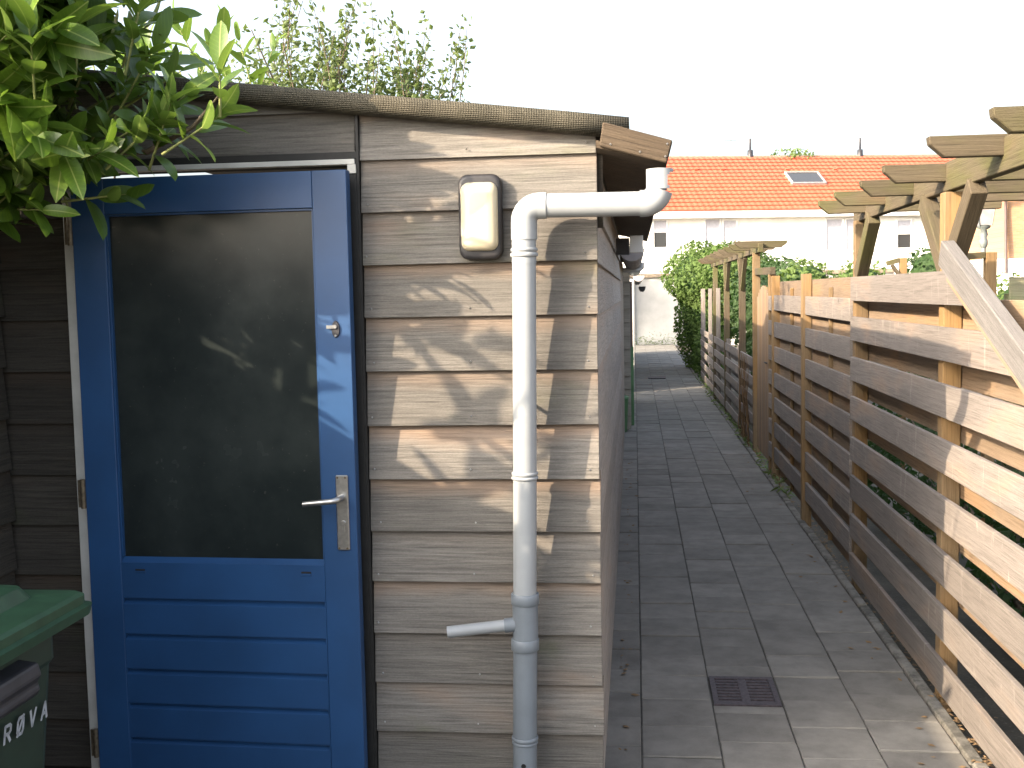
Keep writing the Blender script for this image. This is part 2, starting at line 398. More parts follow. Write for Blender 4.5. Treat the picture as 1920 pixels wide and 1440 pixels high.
# ================================================================== SETTING: ground, path
W = 3.51                                            # plane of the shed's front wall
SX = -.117                                          # plane of its side wall
b = MB(); b.add([(-300, -200, -.055), (300, -200, -.055), (300, 500, -.055), (-300, 500, -.055)], [(0, 1, 2, 3)])
ground = b.build('ground', 'soil', kind='structure')
path = link('path', None, Matrix.Translation((.5, 3, 0)), kind='structure')
PX = [-.145, .008, .300, .585, .874, 1.165]
PER = .288
tiles = []
for c in range(5):
    off = {0: .10, 1: .02, 2: .165, 3: .03, 4: .115}[c]
    y = 1.1 + off
    while y < 36.2:
        tiles.append((c, y)); y += PER
tile_cache = {}
def tile_mesh(w):
    k = round(w, 3)
    if k not in tile_cache:
        t = MB(); t.box(0, w, 0, PER - .005, -.05, 0); m = t.mesh('paver'); do_bevel(m, .003)
        m.materials.append(M['tile']); tile_cache[k] = m
    return tile_cache[k]
def in_grate(c, y): return c == 2 and y + PER > 4.50 and y < 4.84
tiles = [t for t in tiles if not in_grate(*t)]
def vis(t):
    u = px(((PX[t[0]] + PX[t[0] + 1]) / 2, t[1] + .14, 0)); return -100 < u[0] < 2020 and u[1] < 1560 and u[2] > 0
vt = sorted([t for t in tiles if vis(t)], key=lambda t: t[1]); solo = set(vt[:300])
rest = MB()
for c, y in tiles:
    w = PX[c + 1] - PX[c] - .005; dz = rnd.uniform(-.0035, .0035)
    if (c, y) in solo:
        mw = Matrix.Translation((PX[c] + .0025, y + rnd.uniform(-.002, .002), dz)) @ Euler((rnd.uniform(-.006, .006), rnd.uniform(-.008, .008), rnd.uniform(-.004, .004))).to_matrix().to_4x4()
        link('paver', tile_mesh(w), mw, path)
    else: rest.box(PX[c] + .0025, PX[c + 1] - .0025, y, y + PER - .005, -.05, dz)
rest.build('paver_rows', 'tile', path, kind='stuff')
for ya_, yb_ in ((4.436, 4.512), (4.862, 5.004)):
    bb = MB(); bb.box(PX[2] + .003, PX[3] - .003, ya_, yb_, -.05, -.002); bb.build('paver', 'tile', path)
s_ = MB(); s_.add([(-.16, .9, -.007), (1.18, .9, -.007), (1.18, 36.4, -.007), (-.16, 36.4, -.007)], [(0, 1, 2, 3)]); s_.build('joint_sand', 'joint', path)
# kerb of narrow concrete edging stones
kerb = link('kerb', None, Matrix.Translation((1.19, 3, 0)), kind='structure')
y = 1.0; km = {}
while y < 36:
    b = MB(); b.box(0, .05, 0, .985, -.06, .012)
    if not km: m = b.mesh('edging_stone'); do_bevel(m, .006); m.materials.append(M['kerb']); km[0] = m
    link('edging_stone', km[0], Matrix.Translation((1.168 + rnd.uniform(-.004, .004), y, rnd.uniform(-.006, .004))) @ Matrix.Rotation(rnd.uniform(-.004, .004), 4, 'Z'), kerb); y += 1.0

# ================================================================== MAIN SHED
def roof_z(x): return 2.226 + (-.011 - x) * .1235    # top of the felt at the front edge
shed = thing('garden_shed', (-1.1, 6.5, 0), 'weathered clapboard garden shed with blue door and felt roof at the head of the alley', 'shed')
ROWS = [2.128, 1.962, 1.799, 1.629, 1.460, 1.287, 1.115, .946, .777, .610, .444, .279, .113]
OV = .026
# backing walls (dark carcass behind the boards)
b = MB(); b.box(-.86, SX - .022, W + .003, W + .05, .10, 2.16)
b.prism([(-2.07, 2.115), (SX - .022, 2.115), (SX - .022, roof_z(SX) - .06), (-2.07, roof_z(-2.07) - .06)], 'y', W + .004, W + .049)
b.box(-2.3, -1.845, W + .003, W + .05, 0, 2.114)
b.build('front_carcass', 'interior', shed)
b = MB(); b.box(SX - .07, SX - .022, W + .052, 9.8, .08, 2.14); b.build('side_carcass', 'interior', shed)
b = MB(); b.box(-2.0, SX - .09, W + 1.6, W + 1.64, 0, 2.1); b.box(-2.0, SX - .09, W + .06, W + 1.6, .0, .03); b.build('inner_partition', 'interior', shed)
b = MB(); b.box(-2.04, SX - .045, W + .02, W + .06, -.05, .12); b.box(SX - .10, SX - .045, W + .061, 9.8, -.05, .12); b.build('plinth', 'coping', shed)
for i, z in enumerate(ROWS):
    H = (ROWS[i - 1] - z + OV) if i else None
    # right of the door
    if i:
        board('clapboard', (-.857, W - .028 + rnd.uniform(-.002, .002), z + rnd.uniform(-.003, .003)), (1, 0, 0), (0, 0, 1), .857 + SX + .003 + rnd.uniform(-.003, .003), .028, H, 'clap', shed, .0015, True, rnd.uniform(-.002, .002))
    # nook left of the door, its shade put into the board colour
    if z < 2.1 and i: board('clapboard', (-2.20, W - .022, z + .012), (1, 0, 0), (0, 0, 1), .352, .022, H, 'clap_shade', shed, .0015, True)
# top boards cut to the roof slope
def sloped_board(x0, x1, zb, mat, top=.052):
    m = MB(); L = x1 - x0
    h0 = roof_z(x0) - top - zb; h1 = roof_z(x1) - top - zb
    m.add([(0, 0, 0), (L, 0, 0), (L, .014, h1), (0, .014, h0), (0, .022, 0), (L, .022, 0), (L, .022, h1), (0, .022, h0)],
          [(0, 1, 2, 3), (5, 4, 7, 6), (1, 5, 6, 2), (4, 0, 3, 7), (3, 2, 6, 7), (4, 5, 1, 0)])
    me = m.mesh('clapboard'); me.materials.append(M[mat]); link('clapboard', me, Matrix.Translation((x0, W - .022, zb)), shed)
sloped_board(-.857, SX + .002, 2.128, 'clap')
sloped_board(-2.06, -.872, 2.282, 'clap')
board('clapboard', (-2.06, W - .022, 2.142), (1, 0, 0), (0, 0, 1), 1.188, .022, .155, 'clap', shed, .0015, True, -.004)
# side wall
z_side = ROWS + []
for i, z in enumerate(z_side):
    H = (z_side[i - 1] - z + OV) if i else 2.175 - z
    for y0, y1 in ((W + .003, 6.4), (6.405, 9.8)):
        board('side_board', (SX, y0 + rnd.uniform(0, .003), z - .004), (0, 1, 0), (0, 0, 1), y1 - y0, .022, H, 'clap_side', shed, .0015, True, rnd.uniform(-.002, .002))
# side boards face +X: local y = z cross x = (0,0,1)x(0,1,0) = (-1,0,0)
b = MB()
for i, z in enumerate(ROWS):
    for xx in (-.835, -.52, SX - .03):
        if i < 1 and xx < -.8: continue
        p = Vector((xx + rnd.uniform(-.012, .012), W - .0255, z + .028 + rnd.uniform(-.004, .004))); r = .0042
        b.add([p + Vector(q) * r for q in ((1, 0, 0), (0, 0, 1), (-1, 0, 0), (0, 0, -1), (0, -.8, 0))], [(0, 1, 4), (1, 2, 4), (2, 3, 4), (3, 0, 4)])
b.build('nail_heads', 'steel', shed, kind='stuff')
# roof with rolled felt edge
b = MB(); Y0, Y1 = W - .075, 9.9
def roofpt(x, y, d): return (x, y, roof_z(x) - d)
prof = [(.045, .062), (.012, .060), (-.004, .050), (-.012, .034), (-.012, .018), (-.004, .004), (.01, 0), (.6, -.012), (Y1 - Y0, -.012), (Y1 - Y0, .05), (.2, .05)]
xs = [-2.5, -2.1, -1.7, -1.3, -.9, -.5, -.2, -.011]
ring = len(prof); rr = random.Random(3)
wob = [rr.uniform(-.0012, .0012) for _ in xs]
b.add([roofpt(x, Y0 + a, d + wob[i]) for i, x in enumerate(xs) for a, d in prof],
      [(i * ring + k, (i + 1) * ring + k, (i + 1) * ring + (k + 1) % ring, i * ring + (k + 1) % ring) for i in range(len(xs) - 1) for k in range(ring)], True)
n_ = (len(xs) - 1) * ring
b.f += [tuple(range(ring)), tuple(n_ + k for k in range(ring - 1, -1, -1))]; b.sm += [False, False]
roof = b.build('roof', 'felt', shed)
b = MB(); b.prism([(-2.4, roof_z(-2.4) - .068), (SX - .03, roof_z(SX - .03) - .068), (SX - .03, roof_z(SX - .03) - .075 - .03), (-2.4, roof_z(-2.4) - .105)], 'y', W + .055, 9.6); b.build('roof_deck', 'interior', roof)
# wooden box gutter along the eaves
gut = link('box_gutter', None, Matrix.Translation((0, 3.4, 2.1)), shed)
g0, g1 = 3.345, 8.6
m = MB(); m.prism([(-.110, 2.150), (.080, 2.090), (.098, 2.074), (-.110, 2.128)], 'y', g0 + .022, g1); m.build('gutter_floor', 'gutterwood', gut)
m = MB(); m.prism([(.0815, 2.092), (.0985, 2.0755), (.116, 2.137), (.099, 2.142)], 'y', g0 + .022, g1); m.build('gutter_side', 'gutterwood', gut)
q = [(-.088, 2.199), (.115, 2.139), (.097, 2.073), (-.099, 2.129)]
o_ = Vector((-.099, 0, 2.129)); ex = (Vector((.097, 0, 2.073)) - o_).normalized(); ez = Vector((0, -1, 0)).cross(ex) * -1
ez = Vector((-ex.z, 0, ex.x))
m = MB(); loc = [((Vector((p[0], 0, p[1])) - o_).dot(ex), (Vector((p[0], 0, p[1])) - o_).dot(ez)) for p in q]
m.prism(loc, 'y', 0, .021); me = m.mesh('end_plank'); do_bevel(me, .003); me.materials.append(M['gutterwood'])
link('end_plank', me, frame_mat((o_.x, g0, o_.z), ex, ez), gut)
b = MB()
for p in ((.100, 2.128), (.094, 2.092), (-.066, 2.133), (.02, 2.108)):
    p = Vector((p[0], g0 - .001, p[1])); b.add([p + Vector(q_) * .0042 for q_ in ((1, 0, 0), (0, 0, 1), (-1, 0, 0), (0, 0, -1), (0, -.8, 0))], [(0, 1, 4), (1, 2, 4), (2, 3, 4), (3, 0, 4)])
b.build('screws', 'steel', gut)
# corner dark trim behind eave
b = MB(); b.box(SX - .020, SX + .022, W + .004, W + .03, 1.9, 2.19); b.build('corner_trim', 'clap_shade', shed)
# door frame
fr = link('door_frame', None, Matrix.Translation((-1.35, W, 0)), shed)
m = MB(); m.box(-1.846, -1.796, W - .034, W + .05, .02, 2.13); m.build('jamb', 'white', fr, .002)
m = MB(); m.box(-1.7955, -.872, W - .032, W + .05, 2.116, 2.133); m.build('head', 'white', fr, .0015)
m = MB(); m.box(-1.862, -.862, W - .026, W + .05, 2.1335, 2.156); m.build('head_flashing', 'black', fr, .002)
m = MB(); m.box(-.895, -.868, W - .034, W + .05, 2.088, 2.1155); m.build('jamb', 'white', fr)
m = MB(); m.box(-.945, -.868, W - .030, W + .05, .02, 2.0875); m.build('jamb', 'black', fr, .002, label='black painted jamb on the lock side')
m = MB(); m.box(-.8675, -.859, W - .028, W + .01, .1, 2.29); m.build('cover_strip', 'black', fr)
# door, ajar: hinge at left, free edge swung towards the camera
DW, DZ0, DZ1, DT = .914, .045, 2.092, .04
HX, HY = -1.793, W - .036
ANG = R(-2.0)
door = link('door', None, Matrix.Translation((HX, HY, DZ0)) @ Matrix.Rotation(ANG, 4, 'Z'), shed)
DM = MW[door.name]
def dpart(m, name, mat, bevel=0, **kw):
    me = m.mesh(name)
    if bevel: do_bevel(me, bevel)
    bm = bmesh.new(); bm.from_mesh(me); bmesh.ops.recalc_face_normals(bm, faces=bm.faces); bm.to_mesh(me); bm.free()
    me.materials.append(M[mat]); return link(name, me, DM, door, **kw)
gx0, gx1, gz0, gz1 = .112, .803, .803, 1.933      # glass opening, door coordinates
dh = DZ1 - DZ0
m = MB(); m.box(0, gx0, -DT, 0, 0, dh); dpart(m, 'hinge_stile', 'blue', .002)
m = MB(); m.box(gx1, DW, -DT, 0, 0, dh); dpart(m, 'lock_stile', 'blue', .002)
m = MB(); m.box(gx0 + .0006, gx1 - .0006, -DT + .0004, 0, gz1, dh - .0004); dpart(m, 'top_rail', 'blue', .0015)
# bottom panel: smooth plate with seven horizontal grooves
pz = [.661, .541, .424, .308, .190, .078]
prof = [(-DT + .0004, gz0)]
z = gz0
for g in pz:
    gz = g - .032 + .03
    prof += [(-DT + .0004, gz + .026), (-DT + .015, gz + .024), (-DT + .015, gz + .014), (-DT + .0004, gz + .006)]
prof += [(-DT + .0004, .0004), (-.001, .0004), (-.001, gz0)]
m = MB(); x0p, x1p = gx0 + .004, gx1 - .004
m.prism(prof, 'x', x0p, x1p); dpart(m, 'lower_panel', 'blue')
m = MB(); m.box(gx0 + .0003, x0p, -DT + .0006, -.001, 0, gz0); dpart(m, 'panel_edge', 'blue'); m = MB(); m.box(x1p, gx1 - .0003, -DT + .0006, -.001, 0, gz0); dpart(m, 'panel_edge', 'blue')
m = MB()
m.prism([(-DT + .001, gz0 + .0002), (-DT + .024, gz0 + .017), (-.002, gz0 + .017), (-.002, gz0 + .0002)], 'x', gx0 + .001, gx1 - .001); dpart(m, 'glazing_sill', 'blue')
m = MB(); m.box(gx0 + .0005, gx0 + .006, -DT + .008, -.002, gz0 + .018, gz1 - .001); m.box(gx1 - .006, gx1 - .0005, -DT + .008, -.002, gz0 + .018, gz1 - .001); m.box(gx0 + .0065, gx1 - .0065, -DT + .008, -.002, gz1 - .007, gz1 - .001); dpart(m, 'glazing_bead', 'blue')
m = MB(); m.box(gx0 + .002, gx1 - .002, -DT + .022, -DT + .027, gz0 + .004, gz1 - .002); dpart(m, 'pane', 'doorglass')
for xx in (.178, .742):
    m = MB(); m.box(xx - .018, xx + .018, -DT - .002, -DT + .003, gz0 - .034, gz0 - .026); dpart(m, 'weep_slot_cover', 'blue', .001); m = MB(); m.box(xx - .016, xx + .016, -DT - .0025, -DT + .001, gz0 - .026, gz0 - .021); dpart(m, 'weep_slot', 'black')
# handle
hx, hz_ = .870, 1.005
m = MB(); m.box(hx - .020, hx + .020, -DT - .008, -DT + .0005, hz_ - .150, hz_ + .090); dpart(m, 'handle_plate', 'steel', .003)
m = MB(); m.tube([(hx, -DT - .007, hz_ + .020), (hx, -DT - .038, hz_ + .020), (hx - .006, -DT - .048, hz_ + .018), (hx - .018, -DT - .052, hz_ + .015), (hx - .112, -DT - .054, hz_ + .006)], [.010, .010, .0098, .0092, .0082], 14); dpart(m, 'handle', 'steel')
m = MB(); m.tube([(hx + .002, -DT - .007, hz_ - .062), (hx + .002, -DT - .013, hz_ - .062)], .0085, 14); m.box(hx - .003, hx + .007, -DT - .0125, -DT - .006, hz_ - .09, hz_ - .065); dpart(m, 'lock_cylinder', 'steel', .001)
m = MB()
for sx in (-.013, .013):
    for sz in (.083, -.143): m.tube([(hx + sx, -DT - .007, hz_ + sz), (hx + sx, -DT - .0095, hz_ + sz)], .0036, 8)
dpart(m, 'plate_screws', 'brass_dark')
kx, kz = .866, 1.555
m = MB(); m.tube([(kx, -DT + .001, kz), (kx, -DT - .006, kz)], [.019, .017], 16)
for i_, v_ in enumerate(m.v): m.v[i_] = (kx + (v_[0] - kx) * .72, v_[1], kz + (v_[2] - kz) * 1.45)
dpart(m, 'keyhole_escutcheon', 'bincomb')
m = MB(); m.tube([(kx, -DT - .005, kz + .008), (kx, -DT - .012, kz + .008)], .0065, 10); m.tube([(kx, -DT - .005, kz - .02), (kx, -DT - .008, kz - .02)], .004, 8); m.box(kx - .028, kx, -DT - .011, -DT - .007, kz + .002, kz + .013); dpart(m, 'escutcheon_flap', 'steel', .001)
for zz in (1.93, 1.075, .235):
    m = MB(); m.tube([(-.006, -DT - .004, zz - .048 - DZ0), (-.006, -DT - .004, zz + .048 - DZ0)], .0085, 10); m.box(-.024, -.003, -DT - .004, -DT + .003, zz - .045 - DZ0, zz + .045 - DZ0); dpart(m, 'hinge', 'brass_dark')

# ================================================================== DOWNPIPE
dp = thing('downpipe', (-.36, 3.385, 0), 'grey plastic downpipe with two elbows and a stub branch on the clapboard wall', 'downpipe')
py = 3.392; rp = .0365
def arc(c, a0, a1, r, n=8):   # in XZ plane
    return [(c[0] + r * math.cos(R(a0 + (a1 - a0) * i / n)), py, c[1] + r * math.sin(R(a0 + (a1 - a0) * i / n))) for i in range(n + 1)]
zt = 1.963
m = MB(); m.tube([(-.333, py, 1.80), (-.343, py, 1.14), (-.351, py, .735)], rp, 24); m.build('pipe', 'pvc', dp)
m = MB(); m.tube([(-.3315, py, 1.862), (-.331, py, 1.915)] + arc((-.285, zt - .046), 180, 90, .046)[1:] + [(-.262, py, zt)], rp + .0035, 24); m.build('elbow', 'pvc', dp)
m = MB(); m.tube([(-.333, py, 1.79), (-.3322, py, 1.87)], rp + .0008, 24); m.build('pipe', 'pvc', dp)
m = MB(); m.tube([(-.27, py, zt), (.035, py, zt - .002)], rp, 24); m.build('pipe', 'pvc', dp)
m = MB(); m.tube([(.018, py, zt - .002), (.030, py, zt - .002)] + arc((.030, zt + .046), -90, -12, .048, 8)[1:], rp + .0035, 24, caps=False); m.build('elbow', 'pvc', dp)
# open socket with a broken side towards +X
m = MB(); n = 32; zs = [zt + .038, zt + .048, zt + .058, zt + .068, zt + .078, zt + .090, zt + .098]; ro = rp + .0038
for rr_ in (ro, ro - .0035):
    base = len(m.v)
    for z in zs:
        for k in range(n):
            a = 2 * math.pi * k / n; m.v.append((.078 + rr_ * math.cos(a), py + rr_ * math.sin(a), z))
    for i in range(len(zs) - 1):
        for k in range(n):
            a = (k + .5) / n * 360; a = a - 360 if a > 180 else a
            if (-52 < a < 70) and i < 5 and abs(a - 5) < 66 - 9 * abs(i - 2): continue
            m.f.append((base + i * n + k, base + i * n + (k + 1) % n, base + (i + 1) * n + (k + 1) % n, base + (i + 1) * n + k)); m.sm.append(True)
me = m.mesh('outlet_socket'); me.materials.append(M['pvc']); link('outlet_socket', me, Matrix.Identity(4), dp)
def collar(x, z, h, r, mat, name='coupling'):
    m = MB(); m.tube([(x, py, z - h / 2), (x, py, z - h / 2 + .002), (x, py, z + h / 2 - .002), (x, py, z + h / 2)], [r - .002, r, r, r - .002], 24); m.build(name, mat, dp)
collar(-.3325, 1.817, .012, rp + .006, 'pvc'); collar(-.3323, 1.832, .010, rp + .005, 'pvc')
collar(-.3432, 1.146, .010, rp + .0045, 'pvc'); collar(-.3434, 1.133, .009, rp + .0055, 'pvc')
m = MB(); m.tube([(-.351, py, .60), (-.350, py, .765)], rp + .0035, 24); m.build('tee', 'pvc_dark', dp)
collar(-.350, .752, .034, rp + .0075, 'pvc_dark'); collar(-.3525, .607, .036, rp + .0075, 'pvc_dark')
m = MB(); m.tube([(-.3525, py, .60), (-.359, py, .30), (-.364, py, -.03)], rp + .0015, 24); m.build('pipe', 'pvc_dark', dp, label='darker blue-grey lower pipe')
collar(-.3588, .305, .012, rp + .0055, 'pvc_dark'); collar(-.359, .292, .010, rp + .0045, 'pvc_dark')
m = MB(); m.tube([(-.365, py - .005, .672), (-.415, py - .010, .668)], .0225, 18); m.build('branch_socket', 'pvc_dark', dp)
m = MB(); p0 = (-.40, py - .009, .670); p1 = (-.592, py - .035, .652)
m.tube([p0, p1], .0185, 18, caps=False); m.tube([p1, p0], .0165, 18, caps=True); m.build('branch_pipe', 'pvc', dp)
m = MB(); m.tube([(-.361, py - rp - .0005, .228), (-.361, py - rp - .0025, .228)], .0075, 14); m.build('bolt_hole', 'ironvoid', dp)
for z in (1.36, .45):
    m = MB(); m.tube([(-.34 - .01 * (1.3 - z), py + .03, z), (-.34 - .01 * (1.3 - z), W - .01, z)], .006, 8); m.build('wall_bracket', 'steel', dp)

# ================================================================== WALL LAMP
lamp = thing('wall_lamp', (-.475, W - .02, 1.80), 'black bulkhead lamp with cream diffuser on the clapboard wall', 'lamp')
def rrect(x0, x1, z0, z1, r, n=6):
    pts = []
    for cx, cz, a in ((x1 - r, z1 - r, 0), (x0 + r, z1 - r, 90), (x0 + r, z0 + r, 180), (x1 - r, z0 + r, 270)):
        for i in range(n + 1): pts.append((cx + r * math.cos(R(a + 90 * i / n)), cz + r * math.sin(R(a + 90 * i / n))))
    return pts
def loft(rings, name, mat, parent, caps=(True, True)):
    m = MB(); n = len(rings[0])
    m.add([p for r_ in rings for p in r_], [(i * n + k, i * n + (k + 1) % n, (i + 1) * n + (k + 1) % n, (i + 1) * n + k) for i in range(len(rings) - 1) for k in range(n)], True)
    N = len(rings) * n
    if caps[0]: m.f.append(tuple(range(n - 1, -1, -1))); m.sm.append(False)
    if caps[1]: m.f.append(tuple(range(N - n, N))); m.sm.append(True)
    return m.build(name, mat, parent)
lx0, lx1, lz0, lz1 = -.541, -.406, 1.808, 2.070
ring = lambda ins, y, r: [(p[0], y, p[1]) for p in rrect(lx0 + ins, lx1 - ins, lz0 + ins, lz1 - ins, r)]
loft([ring(0, W - .018, .03), ring(0, W - .052, .03), ring(.004, W - .060, .028), ring(.012, W - .062, .024)], 'housing', 'lampblack', lamp)
def ring2(ins, y, r): return [(p[0], y, p[1]) for p in rrect(lx0 + .009 + ins, lx1 - .011 - ins, lz0 + .026 + ins, lz1 - .026 - ins, r)]
loft([ring2(0, W - .0605, .026), ring2(0, W - .066, .026), ring2(.006, W - .078, .024), ring2(.018, W - .087, .018), ring2(.034, W - .090, .012)], 'diffuser', 'diffuser', lamp)

# ================================================================== LEFT SHED (neighbour, its side wall forms the nook)
ns = thing('neighbour_shed', (-3.2, 1.5, 0), 'shade-darkened clapboard shed wall at the far left beside the wheeled bin', 'shed')
NX = -2.068; NTOP = 1.955
b = MB(); b.box(-4.2, NX - .024, -.6, W - .03, 0, NTOP - .005); b.build('carcass', 'interior', ns)
zz = [r_ + .03 for r_ in ROWS if r_ < 1.9] + [-.03]
for i, z in enumerate(zz):
    H = (zz[i - 1] - z + OV) if i else NTOP - z
    board('clapboard', (NX - .002 + rnd.uniform(0, .004), -.6, z), (0, 1, 0), (0, 0, 1), W - .026 + .6 + rnd.uniform(-.012, 0), .022, H, 'clap_shade', ns, .0015, True, rnd.uniform(-.002, .002))
b = MB(); b.box(-4.3, NX + .01, -.7, W - .03, NTOP, NTOP + .028); b.build('roof', 'felt', ns)

# ================================================================== BINS
def wheelie_bin(loc, rot, label, group=None):
    """front towards local -Y, width along X; base at z=0"""
    MT = Matrix.Translation(loc) @ Matrix.Rotation(rot, 4, 'Z')
    t = link('wheeled_bin', None, MT, None, label, 'bin', group)
    def part(rings, name, mat, caps=(True, True), bev=0, sm=False):
        m = MB(); n = len(rings[0])
        m.add([p for r_ in rings for p in r_], [(i * n + k, i * n + (k + 1) % n, (i + 1) * n + (k + 1) % n, (i + 1) * n + k) for i in range(len(rings) - 1) for k in range(n)], sm)
        N = len(rings) * n
        if caps[0]: m.f.append(tuple(range(n - 1, -1, -1))); m.sm.append(False)
        if caps[1]: m.f.append(tuple(range(N - n, N))); m.sm.append(False)
        return fin(m, name, mat, t, bev)
    def fin(m, name, mat, par, bev=0):
        me = m.mesh(name)
        if bev: do_bevel(me, bev, 2)
        bm = bmesh.new(); bm.from_mesh(me); bmesh.ops.recalc_face_normals(bm, faces=bm.faces); bm.to_mesh(me); bm.free()
        me.materials.append(M[mat]); return link(name, me, MT, par)
    def rr(x0, x1, y0, y1, z, r): return [(p[0], p[1], z) for p in rrect(x0, x1, y0, y1, r, 4)]
    part([rr(-.20, .20, -.21, .20, .04, .03), rr(-.238, .238, -.281, .25, .93, .03), rr(-.25, .25, -.285, .26, .94, .03), rr(-.25, .25, -.285, .26, 1.02, .03)], 'body', 'binbody')
    # lifting comb under the lid
    m = MB(); m.prism([(-.272, .982), (-.325, .975), (-.332, .948), (-.322, .935), (-.328, .918), (-.318, .905), (-.262, .90)], 'x', -.22, .10); fin(m, 'lifting_rim', 'bincomb', t, .006)
    lid = part([rr(-.30, .302, -.345, .29, 1.022, .03), rr(-.303, .305, -.350, .29, 1.044, .03), rr(-.293, .296, -.338, .285, 1.048, .03), rr(-.293, .296, -.338, .285, 1.066, .03), rr(-.285, .288, -.328, .28, 1.072, .03),
                rr(-.225, .225, -.255, .24, 1.077, .03), rr(-.213, .213, -.238, .23, 1.102, .03), rr(-.19, .19, -.2, .2, 1.110, .03)], 'lid', 'binlid')
    m = MB(); m.tube([(.15, -.13, 1.085), (.175, -.135, 1.115), (.195, -.13, 1.120), (.20, -.02, 1.122), (.195, .06, 1.120), (.175, .07, 1.115), (.15, .07, 1.085)], .009, 8); fin(m, 'lid_grip', 'binlid', lid)
    for sx in (-1, 1):
        m = MB(); m.tube([(sx * .20, .20, .1), (sx * .25, .20, .1)], .1, 20); fin(m, 'wheel', 'lampblack', t)
    m = MB(); m.tube([(-.2, .33, .98), (.2, .33, .98)], .014, 8); m.box(-.2, -.17, .26, .33, .965, .99); m.box(.17, .2, .26, .33, .965, .99); fin(m, 'push_handle', 'binbody', t)
    return t, MT
BX, BY = -1.535, 1.99                          # front face of the body near X=-1.24
wb, WBM = wheelie_bin((BX, BY, 0), R(90), 'dark green wheeled bin with lighter lid standing left of the blue door')
# lettering on the front: flat printed letters as thin mesh
def letters(text, parent, at, right, upd, h, adv):
    A = {'R': [[(0, 0), (0, 1)], [(0, 1), (.45, 1), (.6, .88), (.6, .62), (.45, .5), (0, .5)], [(.28, .5), (.62, 0)]],
         'O': [[(.12, 0), (0, .2), (0, .8), (.12, 1), (.5, 1), (.62, .8), (.62, .2), (.5, 0), (.12, 0)], [(.02, -.06), (.6, 1.06)]],
         'V': [[(0, 1), (.31, 0), (.62, 1)]], 'A': [[(0, 0), (.31, 1), (.62, 0)], [(.13, .32), (.49, .32)]]}
    at, right, upd = Vector(at), Vector(right).normalized(), Vector(upd).normalized(); nrm_ = right.cross(upd)
    m = MB(); sw = .105 * h
    for i, ch in enumerate(text):
        for line in A[ch]:
            for (x0, y0), (x1, y1) in zip(line, line[1:]):
                a = Vector((x0, y0)) * h; c = Vector((x1, y1)) * h; d = (c - a).normalized(); nn = Vector((-d.y, d.x)) * sw; a = a - d * sw * .6; c = c + d * sw * .6
                pts = [a + nn, a - nn, c - nn, c + nn]
                m.add([at + right * (i * adv + p.x + p.y * .08) + upd * p.y + nrm_ * .0015 for p in pts], [(0, 1, 2, 3)])
    return m.build('lettering', 'print', parent)
letters('ROVA', wb, (BX + .2805, 2.022, .829), (0, 1, -.03), (.09, 0, 1), .034, .0465)

# ================================================================== CHERRY LAUREL over the neighbour's wall
leafs = [leaf_mesh('leaf', .125, .049, 'laurel', .18, .25), leaf_mesh('leaf', .143, .052, 'laurel', .28, .2), leaf_mesh('leaf', .106, .045, 'laurel', .10, .3)]
leaf_new = leaf_mesh('leaf', .085, .030, 'laurel_new', .12, .35)
def shoot(base, axis, n, r, length=.22, spread=.9, scale=1.0, out=None, stems=None, newtip=0.0):
    """leaves in a spiral round a twig"""
    base = Vector(base); ax = Vector(axis).normalized(); a0 = r.uniform(0, 6.28)
    if stems is not None: stems.append((base - ax * .05, base + ax * length))
    side = ax.cross(Vector((0, 0, 1)) if abs(ax.z) < .95 else Vector((1, 0, 0))).normalized(); oth = ax.cross(side)
    for i in range(n):
        t = i / max(1, n - 1); a = a0 + i * 2.4
        rad = (side * math.cos(a) + oth * math.sin(a))
        d = (ax * (.35 + .75 * t) + rad * spread * (1.05 - .55 * t) + Vector((0, 0, -.10))).normalized()
        nn = (ax * (1.0 - .3 * t) - rad * .35 + Vector((0, 0, .35)) + rand_unit(r) * .25); nn = (nn - d * nn.dot(d)).normalized()
        x = d.cross(nn); m = Matrix((x, d, nn)).transposed().to_4x4(); m.translation = base + ax * length * t
        s = scale * r.uniform(.75, 1.12)
        mesh = leaf_new if r.random() < newtip else r.choice(leafs)
        out.append((mesh, m @ Matrix.Diagonal((s, s, s, 1))))
def make_laurel(name, base, shoots, label, nsolo, group=None, trunk=None):
    t = thing(name, base, label, 'shrub', group)
    out = []; stems = []; r = random.Random(len(shoots))
    for sh in shoots: shoot(out=out, stems=stems, r=r, **sh)
    def key(e):
        u = px(e[1].translation); vis_ = -60 < u[0] < 1980 and -60 < u[1] < 1500 and u[2] > .1
        return (0 if vis_ else 1, u[2])
    out.sort(key=key)
    for mesh, mt in out[:nsolo]: link('leaf', mesh, mt, t)
    groups = {}
    for mesh, mt in out[nsolo:]: groups.setdefault(mesh.materials[0].name, []).append((mesh, mt))
    for mn, lst in groups.items():
        V = []; Fc = []
        for mesh, mt in lst:
            b0 = len(V); V += [tuple(mt @ v.co) for v in mesh.vertices]; Fc += [tuple(i + b0 for i in p.vertices) for p in mesh.polygons]
        me = bpy.data.meshes.new('foliage'); me.from_pydata(V, [], Fc); me.polygons.foreach_set('use_smooth', [True] * len(Fc)); me.materials.append(bpy.data.materials[mn]); me.update()
        link('foliage', me, Matrix.Identity(4), t, kind='stuff')
    mb = MB()
    for a, c in stems: mb.tube([a, (a + c) / 2, c], [.0045, .0035, .0015], 5, caps=False)
    mb.build('twigs', 'stem', t, kind='stuff')
    if trunk:
        for k, path_ in enumerate(trunk):
            mb = MB(); nn = len(path_); mb.tube(path_, [.022 * (1 - .88 * i / (nn - 1)) for i in range(nn)], 8); mb.build('branch', 'bark', t)
    return t
r = random.Random(11); SH = []
